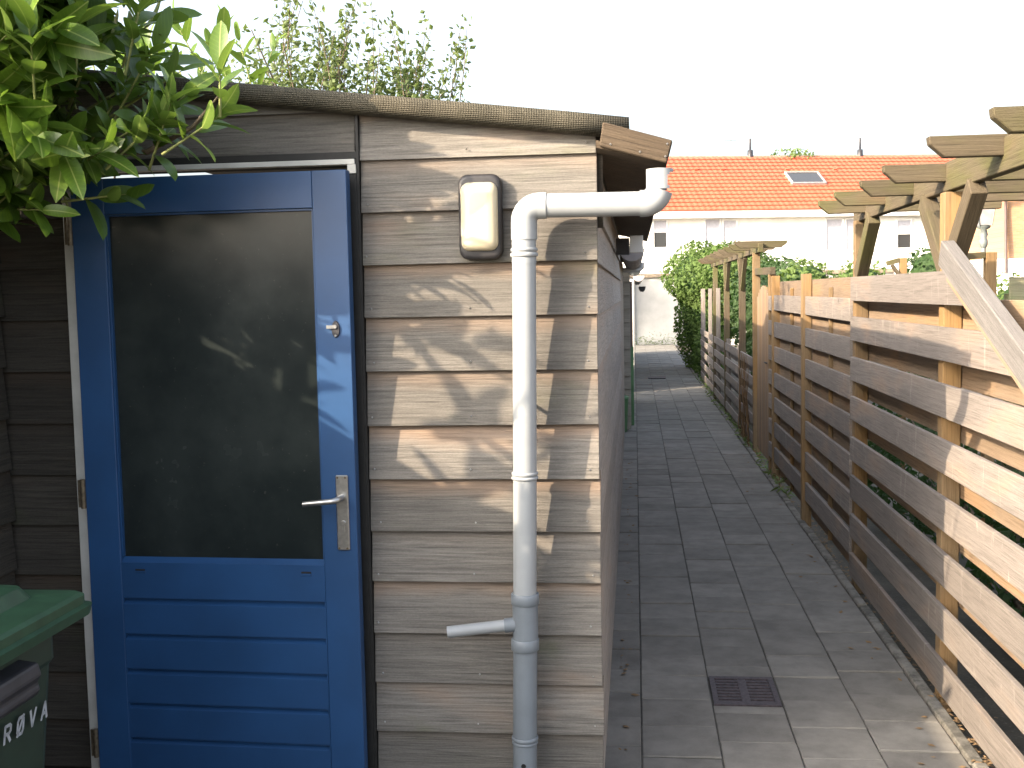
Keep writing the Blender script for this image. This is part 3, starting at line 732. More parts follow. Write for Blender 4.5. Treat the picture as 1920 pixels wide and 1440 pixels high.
# hand-set sprigs that stand out in the view
SH += [dict(base=(-1.115, 2.98, 2.245), axis=(.08, -.1, 1), n=5, length=.08, spread=.5, scale=1.0),
       dict(base=(-1.26, 3.02, 2.13), axis=(.6, 0, .35), n=8, length=.15, spread=.8, scale=.95),
       dict(base=(-1.34, 3.05, 2.11), axis=(.3, -.2, .5), n=9, length=.16, spread=.9, scale=1.0),
       dict(base=(-1.42, 3.0, 2.10), axis=(.3, .1, .3), n=9, length=.15, spread=.9, scale=1.0),
       dict(base=(-1.66, 2.95, 2.36), axis=(.25, -.3, .9), n=12, length=.26, spread=.75, scale=1.25),
       dict(base=(-1.52, 2.98, 2.36), axis=(.2, -.2, .9), n=11, length=.24, spread=.7, scale=1.2),
       dict(base=(-1.40, 3.05, 2.38), axis=(.25, 0, .9), n=9, length=.2, spread=.7, scale=1.0),
       dict(base=(-1.60, 2.9, 2.22), axis=(.2, -.4, .8), n=11, length=.24, spread=.8, scale=1.25),
       dict(base=(-1.60, 3.1, 1.995), axis=(.8, -.1, .05), n=6, length=.16, spread=.6, scale=1.1),
       dict(base=(-1.46, 3.12, 2.26), axis=(.5, -.2, .6), n=10, length=.2, spread=.8, scale=1.0),
       dict(base=(-1.38, 3.10, 2.20), axis=(.6, -.2, .3), n=10, length=.18, spread=.85, scale=.95),
       dict(base=(-1.50, 3.08, 2.14), axis=(.6, -.3, .2), n=9, length=.18, spread=.85, scale=1.0),
       dict(base=(-1.58, 3.05, 2.08), axis=(.5, -.4, .1), n=9, length=.18, spread=.85, scale=1.0),
       dict(base=(-1.45, 3.15, 2.42), axis=(.4, -.1, .9), n=10, length=.22, spread=.75, scale=1.05),
       dict(base=(-1.78, 3.05, 1.97), axis=(.6, -.3, -.05), n=6, length=.15, spread=.8, scale=.9)]
def lim(z):
    k = [(1.80, -1.95), (1.92, -1.80), (2.07, -1.56), (2.23, -1.43), (2.42, -1.50), (2.6, -1.56), (3.0, -1.75)]
    for (a, b_), (c, d) in zip(k, k[1:]):
        if z <= c: return b_ + (d - b_) * (z - a) / (c - a)
    return -1.8
cnt = 0
while cnt < 300:                                     # the mass that hangs in front of the shed's corner
    p = Vector((r.uniform(-2.5, -1.40), r.uniform(2.92, 3.38), r.uniform(1.93, 2.85)))
    if p.x > lim(p.z) - .10 + r.uniform(-.08, .05): continue
    cnt += 1
    ax = Vector((.45, -.45, .55)) + rand_unit(r) * .75
    SH.append(dict(base=p, axis=ax, n=r.randint(8, 12), length=r.uniform(.14, .26), spread=r.uniform(.7, 1.0), scale=r.uniform(.9, 1.3)))
cnt = 0
while cnt < 18:                                       # looser crown towards the camera: throws the dapples on the clapboards
    p = Vector((r.uniform(-2.7, -1.9), r.uniform(1.9, 2.9), r.uniform(1.98, 2.8)))
    if (p.z - 2.25) > .5 * (-1.9 - p.x) + .7 * (p.y - 2.2): continue
    cnt += 1
    SH.append(dict(base=p, axis=Vector((.2, -.2, .9)) + rand_unit(r) * .6, n=r.randint(7, 10), length=r.uniform(.14, .24), spread=.9, scale=r.uniform(.9, 1.3)))
tr = [[(-2.45, 2.5, -.05), (-2.42, 2.55, 1.1), (-2.2, 2.6, 1.98), (-1.85, 2.85, 2.25), (-1.60, 2.93, 2.34)],
      [(-2.45, 2.5, .6), (-2.3, 2.8, 1.8), (-1.98, 3.05, 2.06), (-1.7, 3.12, 2.14), (-1.40, 3.14, 2.13), (-1.22, 3.04, 2.18), (-1.12, 2.98, 2.25)],
      [(-2.45, 2.5, .9), (-2.4, 2.2, 2.0), (-2.1, 2.0, 2.5), (-1.9, 1.9, 2.9)]]
make_laurel('cherry_laurel', (-2.45, 2.5, 0), SH, 'glossy green cherry laurel hanging over the door at the upper left', 300, trunk=tr)
# young laurel shoots behind the roof
r = random.Random(5); S2 = []
for i in range(46):
    x = r.uniform(-3.3, -1.75); S2.append(dict(base=(x, r.uniform(4.7, 5.6), r.uniform(2.45, 2.78) + .14 * max(0, -2.2 - x)), axis=Vector((0, 0, 1)) + rand_unit(r) * .45, n=r.randint(6, 9), length=r.uniform(.14, .26), spread=.6, scale=r.uniform(.9, 1.25), newtip=.75))
make_laurel('young_laurel', (-2.6, 5.1, 0), S2, 'bright backlit yellow-green shoots rising behind the felt roof', 120, trunk=[[(-2.6, 5.1, 0), (-2.6, 5.1, 1.5), (-2.4, 5.15, 2.6)], [(-2.6, 5.1, .8), (-2.9, 5.0, 2.0), (-3.0, 5.1, 2.7)]])

# ================================================================== TREE behind the shed
def tree(name, base, crowns, h, label, leaf, n, mat, seed, whips=0, cat='tree', group=None):
    t = thing(name, base, label, cat, group); r = random.Random(seed); B = Vector(base)
    mb = MB(); mb.tube([B, B + Vector((.04, .02, h * .35)), B + Vector((.0, .05, h * .7))], [.07, .055, .03], 9); mb.build('trunk', 'bark', t)
    pts = blob_pts(crowns, n, seed, .9, .3); mb = MB()
    for c, rad in crowns:
        for k in range(5):
            e = Vector(c) + Vector((r.uniform(-.7, .7) * rad[0], r.uniform(-.6, .6) * rad[1], r.uniform(-.2, .8) * rad[2]))
            s0 = B + Vector((0, .03, h * r.uniform(.3, .65))); mb.tube([s0, s0.lerp(e, .5) + Vector((0, 0, .12)), e], [.022, .012, .004], 5, caps=False)
    for k in range(whips):                            # upright thin shoots with leaves along them
        c, rad = r.choice(crowns); p = Vector((c[0] + r.uniform(-1, 1) * rad[0], c[1] + r.uniform(-.7, .7) * rad[1], c[2] + rad[2] * r.uniform(-.3, .5)))
        d = (Vector((0, 0, 1)) + Vector((r.uniform(-.28, .4), r.uniform(-.2, .2), 0))).normalized(); L = r.uniform(.3, .8)
        mb.tube([p, p + d * L * .5 + Vector((.01, 0, 0)), p + d * L], [.004, .003, .0015], 4, caps=False)
        k2 = int(L * 60)
        for i in range(k2): pts.append((p + d * L * (i + r.random()) / k2 + rand_unit(r) * .05, rand_unit(r)))
    mb.build('branches', 'bark', t)
    leaf_cloud('crown', pts, leaf, mat, t, seed)
    return t
tree('plum_tree', (-2.0, 7.7, 0), [((-2.35, 7.6, 3.12), (.42, .5, .45)), ((-1.75, 7.7, 2.98), (.45, .5, .4)), ((-1.4, 7.7, 2.80), (.35, .4, .35)), ((-2.1, 7.8, 2.9), (.5, .5, .5))], 3.2,
     'small-leaved tree with upright thin shoots behind the felt roof', .048, 3800, 'tree', 21, whips=60)

# ================================================================== RIGHT FENCE
FX = 1.205                                            # face of the front boards
def fence_panel(name, y0, y1, label, front, back, group, ends=None, bw=.132, mat='fence', batten=True, xo=0.0):
    t = thing(name, (FX + .06, (y0 + y1) / 2, 0), label, 'fence', group)
    for i, z in enumerate(front):
        a = y0
        if ends and i in ends: a = ends[i]
        m_ = frame_mat((FX + xo + .022, a, z - bw + rnd.uniform(-.004, .004)), (0, 1, 0), (0, 0, 1))
        if ends and i in ends and ends[i] > y0:        # cut to the diagonal
            mb = MB(); L = y1 - a; cut = bw / .38
            mb.prism([(0, bw), (L, bw), (L, 0), (-cut, 0)], 'y', 0, .021); me = mb.mesh('front_board'); me.materials.append(M[mat])
            bm = bmesh.new(); bm.from_mesh(me); bmesh.ops.recalc_face_normals(bm, faces=bm.faces); bm.to_mesh(me); bm.free()
            link('front_board', me, m_, t)
        else: link('front_board', board_mesh(y1 - a, .021, bw, .002, mat), m_ @ Matrix.Rotation(rnd.uniform(-.0025, .0025), 4, 'Y'), t)
    for i, z in enumerate(back):
        board('back_board', (FX + (.118 if ends else .085), y0, z - bw - (0 if ends else .012)), (0, 1, 0), (0, 0, 1), y1 - y0, .021, bw + (0 if ends else .02), 'fence_back', t)
    if batten:
        for yy in ((y0 + y1) / 2,):
            beam('batten', (FX + .050, yy, .05), (FX + .050, yy, 1.70), .026, .026, 'post', t, up=(0, 1, 0))
    return t
near_front = [1.755 - .2243 * k for k in range(8)]
near_back = [1.755 - .112 - .2243 * k for k in range(7)]
P1, P2, P3, P4 = 4.66, 6.46, 8.26, 10.08
np_ = fence_panel('slatted_fence', P1 - 1.72, P2, 'near slatted fence panel with diagonal bleached rail and open gaps', near_front, near_back, 'slatted fence panels along the alley', ends={0: 4.52, 1: 3.95}, batten=False)
beam('diagonal_rail', (FX - .026, 4.42, 1.822), (FX - .026, 2.6, 1.082), .05, .10, 'silver', np_, up=(0, -.4, .9))
beam('lower_rail', (FX - .012, 4.42, 1.742), (FX - .012, 2.6, 1.002), .022, .06, 'fence_back', np_, up=(0, -.4, .9))
mid_front = [1.635 - .2243 * k for k in range(7)]; mid_back = [1.750 - .2243 * k for k in range(8)]
fence_panel('slatted_fence', P2 + .075, P3 - .035, 'slatted fence panel just behind the nearest panel, up to the tall orange post', mid_front, mid_back, 'slatted fence panels along the alley', xo=.012)
fence_panel('slatted_fence', P3 + .035, P4 - .035, 'slatted fence panel between the tall orange post and the gate', mid_front, mid_back, 'slatted fence panels along the alley', xo=.012)
def post(y, x0, top, label, w=.068, mat='post', name='fence_post'):
    t = beam(name, (x0 + w / 2, y, -.05), (x0 + w / 2, y, top), w, w, mat, None, up=(0, 1, 0))
    t['label'] = label; t['category'] = 'post'; t['group'] = 'fence posts along the alley'
    return t
post(P3, FX - .008, 1.80, 'tall orange-brown fence post standing proud between two slatted panels')
post(P4, FX + .0, 1.81, 'orange fence post at the gate end of the slatted panels')
post(P4 + .42, FX + .02, 1.83, 'fence post holding the hinge side of the board gate')
fp = fence_panel('narrow_slatted_fence', P4 + .04, P4 + .38, 'narrow slatted infill panel next to the board gate', mid_front, mid_back, 'slatted fence panels along the alley', batten=False, xo=.012)
# cross fence in the garden behind
cf = thing('cross_fence', (2.4, 6.25, 0), 'mossy green board fence crossing the garden at the right edge', 'fence')
for k in range(8):
    board('board', (1.99, 6.22, 1.735 - .136 - .175 * k), (1, 0, 0), (0, 0, 1), 1.9, .022, .136, 'mossboard', cf)
    board('back_board', (1.99, 6.30, 1.735 - .136 - .0875 - .175 * k), (1, 0, 0), (0, 0, 1), 1.9, .022, .136, 'mossboard', cf)
beam('post', (1.895, 6.25, -.05), (1.895, 6.25, 1.87), .055, .055, 'post', cf, up=(0, 1, 0)); beam('rail', (1.68, 6.25, 1.845), (1.866, 6.25, 1.855), .045, .035, 'pergola', cf)
sr = thing('garden_trellis_frame', (1.95, 8.6, 0), 'small timber trellis frame peeking over the fence beside the pergola brace', 'trellis')
beam('post', (2.02, 8.75, -.05), (2.02, 8.75, 1.91), .05, .05, 'post', sr, up=(0, 1, 0)); beam('rail', (1.90, 8.75, 1.87), (1.994, 8.75, 1.895), .04, .035, 'pergola', sr); beam('brace', (2.0, 8.72, 1.76), (1.93, 8.72, 1.86), .03, .025, 'pergola', sr)

# ================================================================== NEAR PERGOLA
pg = thing('pergola', (1.27, 5.6, 0), 'near mossy timber pergola with chamfered cross beams above the fence', 'pergola', 'pergolas')
GX = 1.262
beam('girder', (GX, 2.2, 2.145), (GX, P2 + .10, 2.120), .045, .115, 'pergola', pg)
for yy in (P1, P2): beam('post', (GX, yy, -.05), (GX, yy, 2.068), .072, .072, 'post', pg, up=(0, 1, 0))
def xbeam(y, x0, x1, z, parent, h=.072, w=.045, ch=.055, two=False):
    m = MB(); L = x1 - x0
    poly = [(0, h), (L, h), (L, 0), (ch, 0), (.004, h * .62)] if not two else [(0, h), (L, h), (L - .004, h * .62), (L - ch, 0), (ch, 0), (.004, h * .62)]
    m.prism(poly, 'y', 0, w); me = m.mesh('cross_beam'); do_bevel(me, .003)
    bm = bmesh.new(); bm.from_mesh(me); bmesh.ops.recalc_face_normals(bm, faces=bm.faces); bm.to_mesh(me); bm.free()
    me.materials.append(M['pergola']); link('cross_beam', me, Matrix.Translation((x0 + rnd.uniform(-.008, .008), y, z)) @ Euler((0, rnd.uniform(-.006, .006), rnd.uniform(-.012, .012))).to_matrix().to_4x4(), parent)
for yy, zt_ in ((2.72, 2.21), (3.31, 2.196), (3.957, 2.203), (4.66, 2.184), (5.18, 2.174), (5.745, 2.174), (6.235, 2.168)): xbeam(yy, 1.0, 1.95, zt_ - .072, pg)
def brace(y_post, dy, z0=1.76, z1=2.062):
    beam('brace', (GX - .006, y_post + math.copysign(.02, dy), z0), (GX - .006, y_post + dy, z1), .062, .078, 'pergola', pg, up=(0, -1, .3))
brace(P1, -.36); brace(P1, .36); brace(P2, -.36)

# ================================================================== GATE, FAR PERGOLA, LOW FENCE
g = thing('garden_gate', (1.27, 11.2, 0), 'arched vertical board gate under the far pergola', 'gate')
ya, yb = P4 + .47, 11.62; nb = 10
for i in range(nb):
    t0 = ya + (yb - ya) * i / nb; mid = (i + .5) / nb; top = 1.60 + .13 * math.sin(math.pi * mid)
    board('gate_board', (1.285, t0 + .002, .07), (0, 0, 1), (0, -1, 0), top - .07, .02, (yb - ya) / nb - .004, 'fence_back' if i % 3 else 'post', g) if False else link('gate_board', board_mesh(top - .07, .02, (yb - ya) / nb - .005, .002, 'fence_back'), frame_mat((1.262, t0 + (yb - ya) / nb, .07), (0, 0, 1), (0, -1, 0)), g)
m = MB(); m.tube([(1.235, ya + .14, 1.0), (1.225, ya + .14, 1.0), (1.222, ya + .24, 1.0)], .008, 8); m.build('gate_handle', 'lampblack', g)
beam('lintel', (1.25, P4 + .30, 1.86), (1.25, 11.70, 1.875), .05, .07, 'pergola', g)
pf = thing('pergola', (1.25, 14, 0), 'far slender pergola with closely spaced cross beams beyond the gate', 'pergola', 'pergolas')
PFX = 1.245
for yy in (11.72, 13.25, 15.45, 17.6): beam('post', (PFX, yy, -.05), (PFX, yy, 2.07), .075, .075, 'post' if yy < 12 else 'pergola', pf, up=(0, 1, 0))
beam('girder', (PFX, 11.3, 2.105), (PFX, 18.2, 2.10), .05, .09, 'pergola', pf)
for k in range(10): xbeam(11.35 + k * .72, .99, 1.51, 2.105, pf, h=.07, two=True, ch=.06)
for yy in (13.25, 15.45):
    for s_ in (-1, 1): beam('brace', (PFX, yy + s_ * .03, 1.70), (PFX, yy + s_ * .37, 2.06), .045, .06, 'pergola', pf, up=(0, -s_, .3))
lf = thing('low_fence', (1.25, 16, 0), 'low grey woven board fence under the far pergola', 'fence')
yy = 11.78; seg = 0
while yy < 21:
    y2 = min(yy + 1.8, 21.2)
    for k in range(5):
        z = .98 - .2 * k
        board('front_board', (1.235, yy, z - .10), (0, 1, 0), (0, 0, 1), y2 - yy - .01, .018, .10, 'fence', lf)
        board('back_board', (1.30, yy, z - .20), (0, 1, 0), (0, 0, 1), y2 - yy - .01, .018, .10, 'fence', lf)
    beam('post', (1.262, y2, -.05), (1.262, y2, 1.03 if y2 < 17 else 1.72), .06, .06, 'fence', lf, up=(0, 1, 0)); yy = y2 + .03
vn = thing('dried_vine', (1.2, 12.4, 0), 'thin dry vine stems climbing the low fence beside the gate post', 'plant'); r = random.Random(9)
mb = MB()
for k in range(14):
    p = Vector((1.205, 11.95 + r.random() * 1.2, 0)); pts = [p.copy()]
    for i in range(7): p = p + Vector((r.uniform(-.02, .015), r.uniform(-.06, .06), .14)); p.x = min(p.x, 1.21); pts.append(p.copy())
    mb.tube(pts, [.006 - .0006 * i for i in range(8)], 4, caps=False)
mb.build('stems', 'dry', vn)

# ================================================================== HEDGES, SHRUBS
def shrub(name, base, blobs, n, size, mat, label, cat='shrub', seed=3, group=None, shell=.4, core=0):
    t = thing(name, base, label, cat, group); B = Vector(base); mb = MB(); r = random.Random(seed)
    for c, rad in blobs:
        for k in range(3): e = Vector(c) + Vector((r.uniform(-.5, .5) * rad[0], r.uniform(-.5, .5) * rad[1], r.uniform(-.3, .5) * rad[2])); mb.tube([B, B.lerp(e, .5), e], [.03, .018, .006], 5, caps=False)
    mb.build('branches', 'bark', t)
    if core:
        mc = MB()
        for c, rad in blobs:
            for i in range(7):
                a = -math.pi / 2 + math.pi * i / 6
            rings_ = [[(c[0] + core * rad[0] * math.cos(a) * math.cos(q), c[1] + core * rad[1] * math.cos(a) * math.sin(q), c[2] + core * rad[2] * math.sin(a)) for q in [2 * math.pi * k / 12 for k in range(12)]] for a in [-1.45 + 2.9 * i / 7 for i in range(8)]]
            mc.add([p for rg in rings_ for p in rg], [(i * 12 + k, i * 12 + (k + 1) % 12, (i + 1) * 12 + (k + 1) % 12, (i + 1) * 12 + k) for i in range(7) for k in range(12)], True)
        mc.build('inner_growth', 'bush', t)
    leaf_cloud('foliage', blob_pts(blobs, n, seed, shell), size, mat, t, seed); return t
shrub('ivy_hedge', (1.55, 23.4, 0), [((1.50, 23.4, 1.95), (.86, .9, .72)), ((1.62, 23.2, 1.2), (.55, .8, .8)), ((1.45, 22.4, .5), (.32, .6, .6)), ((1.95, 22.6, 2.05), (.7, .8, .55)), ((1.52, 24.8, 1.1), (.6, 1.0, 1.2))], 26000, .075, 'ivy', 'clipped ivy hedge bulging over the end of the alley', 'hedge', 31, shell=.22, core=.8)
shrub('garden_bush', (2.1, 16.5, 0), [((2.05, 16.6, 1.3), (.62, 2.2, .78)), ((1.95, 14.2, .85), (.5, 1.3, .75)), ((2.2, 18.6, 1.4), (.7, 1.2, .8))], 9000, .085, 'bush', 'dark green bush behind the posts of the far pergola', 'bush', 32, shell=.35, core=.7)
shrub('garden_shrub', (2.3, 15.2, 0), [((2.28, 15.2, 1.74), (.36, .4, .32)), ((2.3, 15.2, 1.2), (.35, .4, .5))], 2400, .07, 'lightbush', 'light green shrub showing above the fence right of the gate', 'shrub', 33, 'shrubs behind the fence', core=.78)
shrub('garden_shrub', (3.0, 15.4, 0), [((3.0, 15.4, 1.74), (.34, .4, .28)), ((3.0, 15.4, 1.2), (.3, .4, .5))], 1800, .07, 'lightbush', 'small light shrub showing left of the second pergola post', 'shrub', 34, 'shrubs behind the fence', core=.78)
shrub('garden_shrub', (3.4, 13.0, 0), [((3.36, 13.0, 1.80), (.36, .4, .36)), ((3.3, 13, 1.2), (.4, .4, .6))], 2600, .06, 'bush', 'round dark green shrub behind the near pergola post', 'shrub', 35, 'shrubs behind the fence', core=.78)
shrub('low_hedge', (4.7, 13, 0), [((4.6, 13, 1.35), (.9, .5, .52)), ((5.6, 13, 1.35), (.9, .5, .52))], 3600, .06, 'lightbush', 'clipped yellow-green hedge above the mossy cross fence at the right edge', 'hedge', 36, core=.78)
shrub('undergrowth', (1.9, 5.2, 0), [((2.0, 5.0, .4), (.42, 1.2, .45)), ((2.0, 7.6, .5), (.4, 1.5, .5)), ((2.2, 3.4, .2), (.5, .8, .22))], 5200, .07, 'bush', 'dark undergrowth added behind the near fence to darken its gaps', 'plant', 37)  # plants added behind the slats so the gaps look dark
tree('garden_tree', (9.0, 64, 0), [((8.9, 64, 8.9), (1.3, 1, .55))], 8.5, 'faint tree top showing above the ridge of the orange roof', .2, 500, 'lightbush', 41)

# ================================================================== ALLEY'S LEFT SIDE BEYOND THE SHED
rs = thing('rear_shed', (-.8, 12, 0), 'second shed with a plant-filled gutter behind the clapboard shed', 'shed')
b = MB(); b.box(-1.6, -.135, 9.803, 13.4, -.05, 2.02); b.build('wall', 'clap_side', rs)
b = MB(); b.prism([(-1.7, 2.32), (-.02, 2.07), (-.02, 2.03), (-1.7, 2.28)], 'y', 9.92, 13.5); b.build('roof', 'felt', rs)
def half_gutter(name, x0, x1, y0, y1, zt_, dep, mat, parent, n=10):
    m = MB(); ro = (x1 - x0) / 2; cx = (x0 + x1) / 2
    pr = [(cx + ro * math.cos(math.pi + math.pi * i / n), zt_ + dep * math.sin(math.pi + math.pi * i / n)) for i in range(n + 1)] + [(cx + (ro - .008) * math.cos(2 * math.pi - math.pi * i / n), zt_ + (dep - .008) * math.sin(2 * math.pi - math.pi * i / n)) for i in range(n + 1)]
    m.prism(pr, 'y', y0, y1)
    m.prism([(cx + ro * math.cos(math.pi + math.pi * i / n), zt_ + dep * math.sin(math.pi + math.pi * i / n)) for i in range(n + 1)], 'y', y0 - .006, y0)
    return m.build(name, mat, parent)
half_gutter('gutter', -.125, .085, 9.45, 13.4, 2.055, .105, 'slate', rs)
r = random.Random(4); leaf_cloud('gutter_weeds', [(Vector((r.uniform(-.1, .06), 9.5 + r.random() * .8, 2.04 + r.random() * .06)), Vector((0, 0, 1))) for _ in range(160)], .04, 'weed', rs, 4)
bx_ = thing('meter_box', (-.06, 7.2, 1.9), 'small dark box with white cover under the eaves of the side wall', 'box')
m = MB(); m.box(-.112, -.03, 7.0, 7.16, 1.93, 2.03); m.build('case', 'lampblack', bx_, .003)
m = MB(); m.box(-.028, .055, 7.02, 7.12, 1.94, 2.045); m.build('cover', 'whitewood', bx_, .003)
ts = thing('cream_shed', (-.6, 15, 0), 'cream boarded shed further down the alley on the left', 'shed')
b = MB(); b.box(-1.5, -.085, 13.66, 17.6, -.05, 1.98); b.build('wall', 'render_wall', ts)
for k in range(12): board('board', (-.6, 13.62 + rnd.uniform(-.002, .002), .02 + k * .163), (1, 0, 0), (0, 0, 1), .542, .022, .166, 'cream_clap', ts, .0015, True)
half_gutter('gutter', -.11, .095, 13.2, 17.6, 2.01, .075, 'zinc', ts)
m = MB(); m.tube([(-.3, 13.15, 1.95), (.05, 13.15, 1.945), (.085, 13.15, 1.97), (.09, 13.15, 2.03)], .028, 12); m.build('gutter_pipe', 'zinc', ts)
dpb = thing('brown_downpipe', (-.05, 15, 0), 'thin red-brown downpipe against the cream shed', 'downpipe')
m = MB(); m.tube([(-.052, 14.2, 1.82), (-.052, 14.2, 1.0)], .022, 10); m.build('pipe', 'brownpipe', dpb); m = MB(); m.tube([(-.052, 14.2, 1.0), (-.052, 14.2, -.03)], .03, 10); m.build('lower_pipe', 'green_tub', dpb)
ls = thing('last_shed', (-.5, 24, 0), 'grey shed with a dark gutter at the far end of the alley on the left', 'shed')
b = MB(); b.box(-1.4, -.02, 19.0, 30, -.05, 1.9); b.build('wall', 'render_wall', ls); half_gutter('gutter', -.03, .17, 18.9, 30, 1.96, .10, 'slate', ls); half_gutter('gutter', .10, .24, 24.6, 30, 1.80, .12, 'lampblack', ls)
def tub(loc, r_, h, label):
    t = thing('green_tub', loc, label, 'tub', 'green tubs along the left side of the alley'); x, y_, _ = loc
    m = MB(); m.tube([(x, y_, 0), (x, y_, h)], [r_ * .85, r_], 20, smooth=True); m.build('body', 'green_tub', t)
    m = MB(); m.tube([(x, y_, h + .001), (x, y_, h + .025), (x, y_, h + .04)], [r_ * 1.05, r_ * 1.04, r_ * .85], 20); m.build('lid', 'green_tub', t)
tub((-.225, 13.95 - .4, 0), .135, .40, 'lower green lidded tub standing nearest at the foot of the cream shed'); tub((-.205, 18.9, 0), .155, .44, 'farther green lidded tub against the left side of the alley')

# ================================================================== END WALL + HOUSES
shrub('dapple_shrub', (-1.6, 18.2, 0), [((-1.6, 18.3, .8), (.7, 1.3, .75)), ((-1.3, 19.8, .45), (.4, .5, .5))], 2600, .09, 'bush', 'unseen loose shrub added between the sheds to dapple the alley', 'shrub', 39, shell=.8)  # out of view, added to break up the sun between the sheds
ew = thing('end_wall', (3, 35.9, 0), 'white rendered garden wall with brown coping closing the alley', 'wall')
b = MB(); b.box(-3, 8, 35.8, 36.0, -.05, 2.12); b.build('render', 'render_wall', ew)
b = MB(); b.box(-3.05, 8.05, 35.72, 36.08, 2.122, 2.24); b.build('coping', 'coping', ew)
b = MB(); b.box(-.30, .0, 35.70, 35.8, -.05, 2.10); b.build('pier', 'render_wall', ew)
r = random.Random(8)
wd = leaf_cloud('weeds', [(Vector((r.uniform(-.4, 1.6), 35.6 + r.uniform(-.25, .12), abs(r.gauss(0, .16)))), Vector((0, 0, 1))) for _ in range(330)] + [(Vector((1.205 + r.uniform(-.02, .05), 9 + 13 * r.random(), abs(r.gauss(0, .05)))), Vector((0, 0, 1))) for _ in range(380)], .08, 'weed', None, 8, aspect=.3)
wd['kind'] = 'stuff'; wd['label'] = 'grassy weeds along the white end wall and the far kerb'; wd['category'] = 'weeds'
tree('alley_end_tree', (-2.6, 33.6, 0), [((-2.5, 33.6, 2.75), (1.1, 1.0, 1.1)), ((-1.8, 34.2, 2.3), (.8, .8, .9))], 3.0, 'leafy tree behind the last shed that shades the white end wall', .17, 5000, 'tree', 51)
# row of houses, turned 12 degrees
HA = R(12.5); HO = Vector((-6, 54.6, 0)); hxv = Vector((math.cos(HA), math.sin(HA), 0)); hyv = Vector((-math.sin(HA), math.cos(HA), 0))
HM = frame_mat(HO, hxv, (0, 0, 1))
house = link('terraced_house', None, HM, None, 'white rendered row of houses with orange tiled roof behind the alley', 'house')
def hp(m, name, mat, parent=house, bev=0, **kw):
    me = m.mesh(name)
    if bev: do_bevel(me, bev)
    bm = bmesh.new(); bm.from_mesh(me); bmesh.ops.recalc_face_normals(bm, faces=bm.faces); bm.to_mesh(me); bm.free()
    me.materials.append(M[mat]); return link(name, me, HM, parent, **kw)
HL = 31.0; EZ = 5.38; RZ = 8.86; RY = 5.6
m = MB(); m.box(0, HL, .25, 10.8, 0, EZ + .1); hp(m, 'wall', 'render')
m = MB(); m.box(-.3, HL + .3, -.22, .27, EZ - .12, EZ + .20); hp(m, 'box_gutter', 'whitewood')
m = MB(); m.box(0, HL, .20, .248, 2.55, 2.62); m.box(0, HL, .20, .248, 3.50, 3.56); hp(m, 'string_course', 'whitewood')
m = MB(); m.prism([(-.02, EZ + .10), (RY, RZ - .05), (11.2, EZ + .1)], 'x', -.2, HL + .2); roof_h = hp(m, 'roof', 'coping')
# pantiles
rows, tw = 15, .298; sl = math.hypot(RY + .12, RZ - EZ - .16); th = math.atan2(RZ - EZ - .16, RY + .12); ex_ = sl / rows
m = MB(); nseg = 6
for j, (yy, lift) in enumerate(((0, .06), (ex_ + .03, .0))):
    for i in range(nseg + 1):
        x = tw * i / nseg; m.v.append((x, yy, lift + .012 * math.sin(2 * math.pi * i / nseg) + .02))
for i in range(nseg + 1): x = tw * i / nseg; m.v.append((x, 0, .0))
m.f = [(i, i + 1, nseg + 2 + i, nseg + 1 + i) for i in range(nseg)] + [(2 * nseg + 2 + i, 2 * nseg + 3 + i, i + 1, i) for i in range(nseg)]; m.sm = [True] * nseg + [False] * nseg
tile_me = m.mesh('roof_tile'); tile_me.materials.append(M['rooftile'])
slope = HM @ Matrix.Translation((-.2, -.14, EZ + .22)) @ Matrix.Rotation(th, 4, 'X')
cols = int((HL + .4) / tw); cells = []
for c in range(cols):
    for k in range(rows):
        mt = slope @ Matrix.Translation((c * tw, k * ex_, .0))
        u = px(mt.translation); cells.append((0 if 1245 < u[0] < 1640 else 1, k, u[2], mt))
cells.sort(key=lambda e: (e[0], e[2]))
for e in cells[:300]: link('roof_tile', tile_me, e[3], roof_h)
V = []; Fc = []; S = []
for e in cells[300:]:
    b0 = len(V); V += [tuple(e[3] @ v.co) for v in tile_me.vertices]; Fc += [tuple(i + b0 for i in p.vertices) for p in tile_me.polygons]
me = bpy.data.meshes.new('roof_tiles'); me.from_pydata(V, [], Fc); me.materials.append(M['rooftile']); me.update(); link('roof_tiles', me, Matrix.Identity(4), roof_h, kind='stuff')
m = MB(); m.tube([(-.2, RY, RZ + .02), (HL + .2, RY, RZ + .02)], .12, 10); hp(m, 'ridge_tiles', 'coping', roof_h)
def hx_of(u, v=430):                                  # distance along the facade where a view direction meets it
    d = CAMM @ Vector((u - 960, 720 - v, -F_PX)); n = hyv; t_ = (HO - Vector((0, 0, EYE))).dot(n) / d.dot(n); p = Vector((0, 0, EYE)) + d * t_ - HO; return p.dot(hxv), p.z
def window(u0, u1, v0, v1, split=None, mat='winglass', shade=0):
    (x0, z1), (x1, z0) = hx_of(u0, v0), hx_of(u1, v1)
    w = hp(MB(), 'window', 'whitewood') if False else None
    m = MB(); fw = .07
    m.box(x0 - fw, x1 + fw, .19, .249, z1, z1 + fw); m.box(x0 - fw, x1 + fw, .17, .249, z0 - fw, z0); m.box(x0 - fw, x0, .19, .249, z0, z1); m.box(x1, x1 + fw, .19, .249, z0, z1)
    if split: m.box(x0, x1, .195, .249, z0 + (z1 - z0) * split - .035, z0 + (z1 - z0) * split + .035)
    w = hp(m, 'window', 'whitewood'); m = MB(); m.box(x0, x1, .235, .248, z0, z1); hp(m, 'pane', mat, w)
    if shade: m = MB(); m.box(x0, x1, .225, .234, z1 - (z1 - z0) * shade, z1); hp(m, 'blind', 'curtain', w)
window(1228, 1252, 413, 463, None, 'winglass', .45)
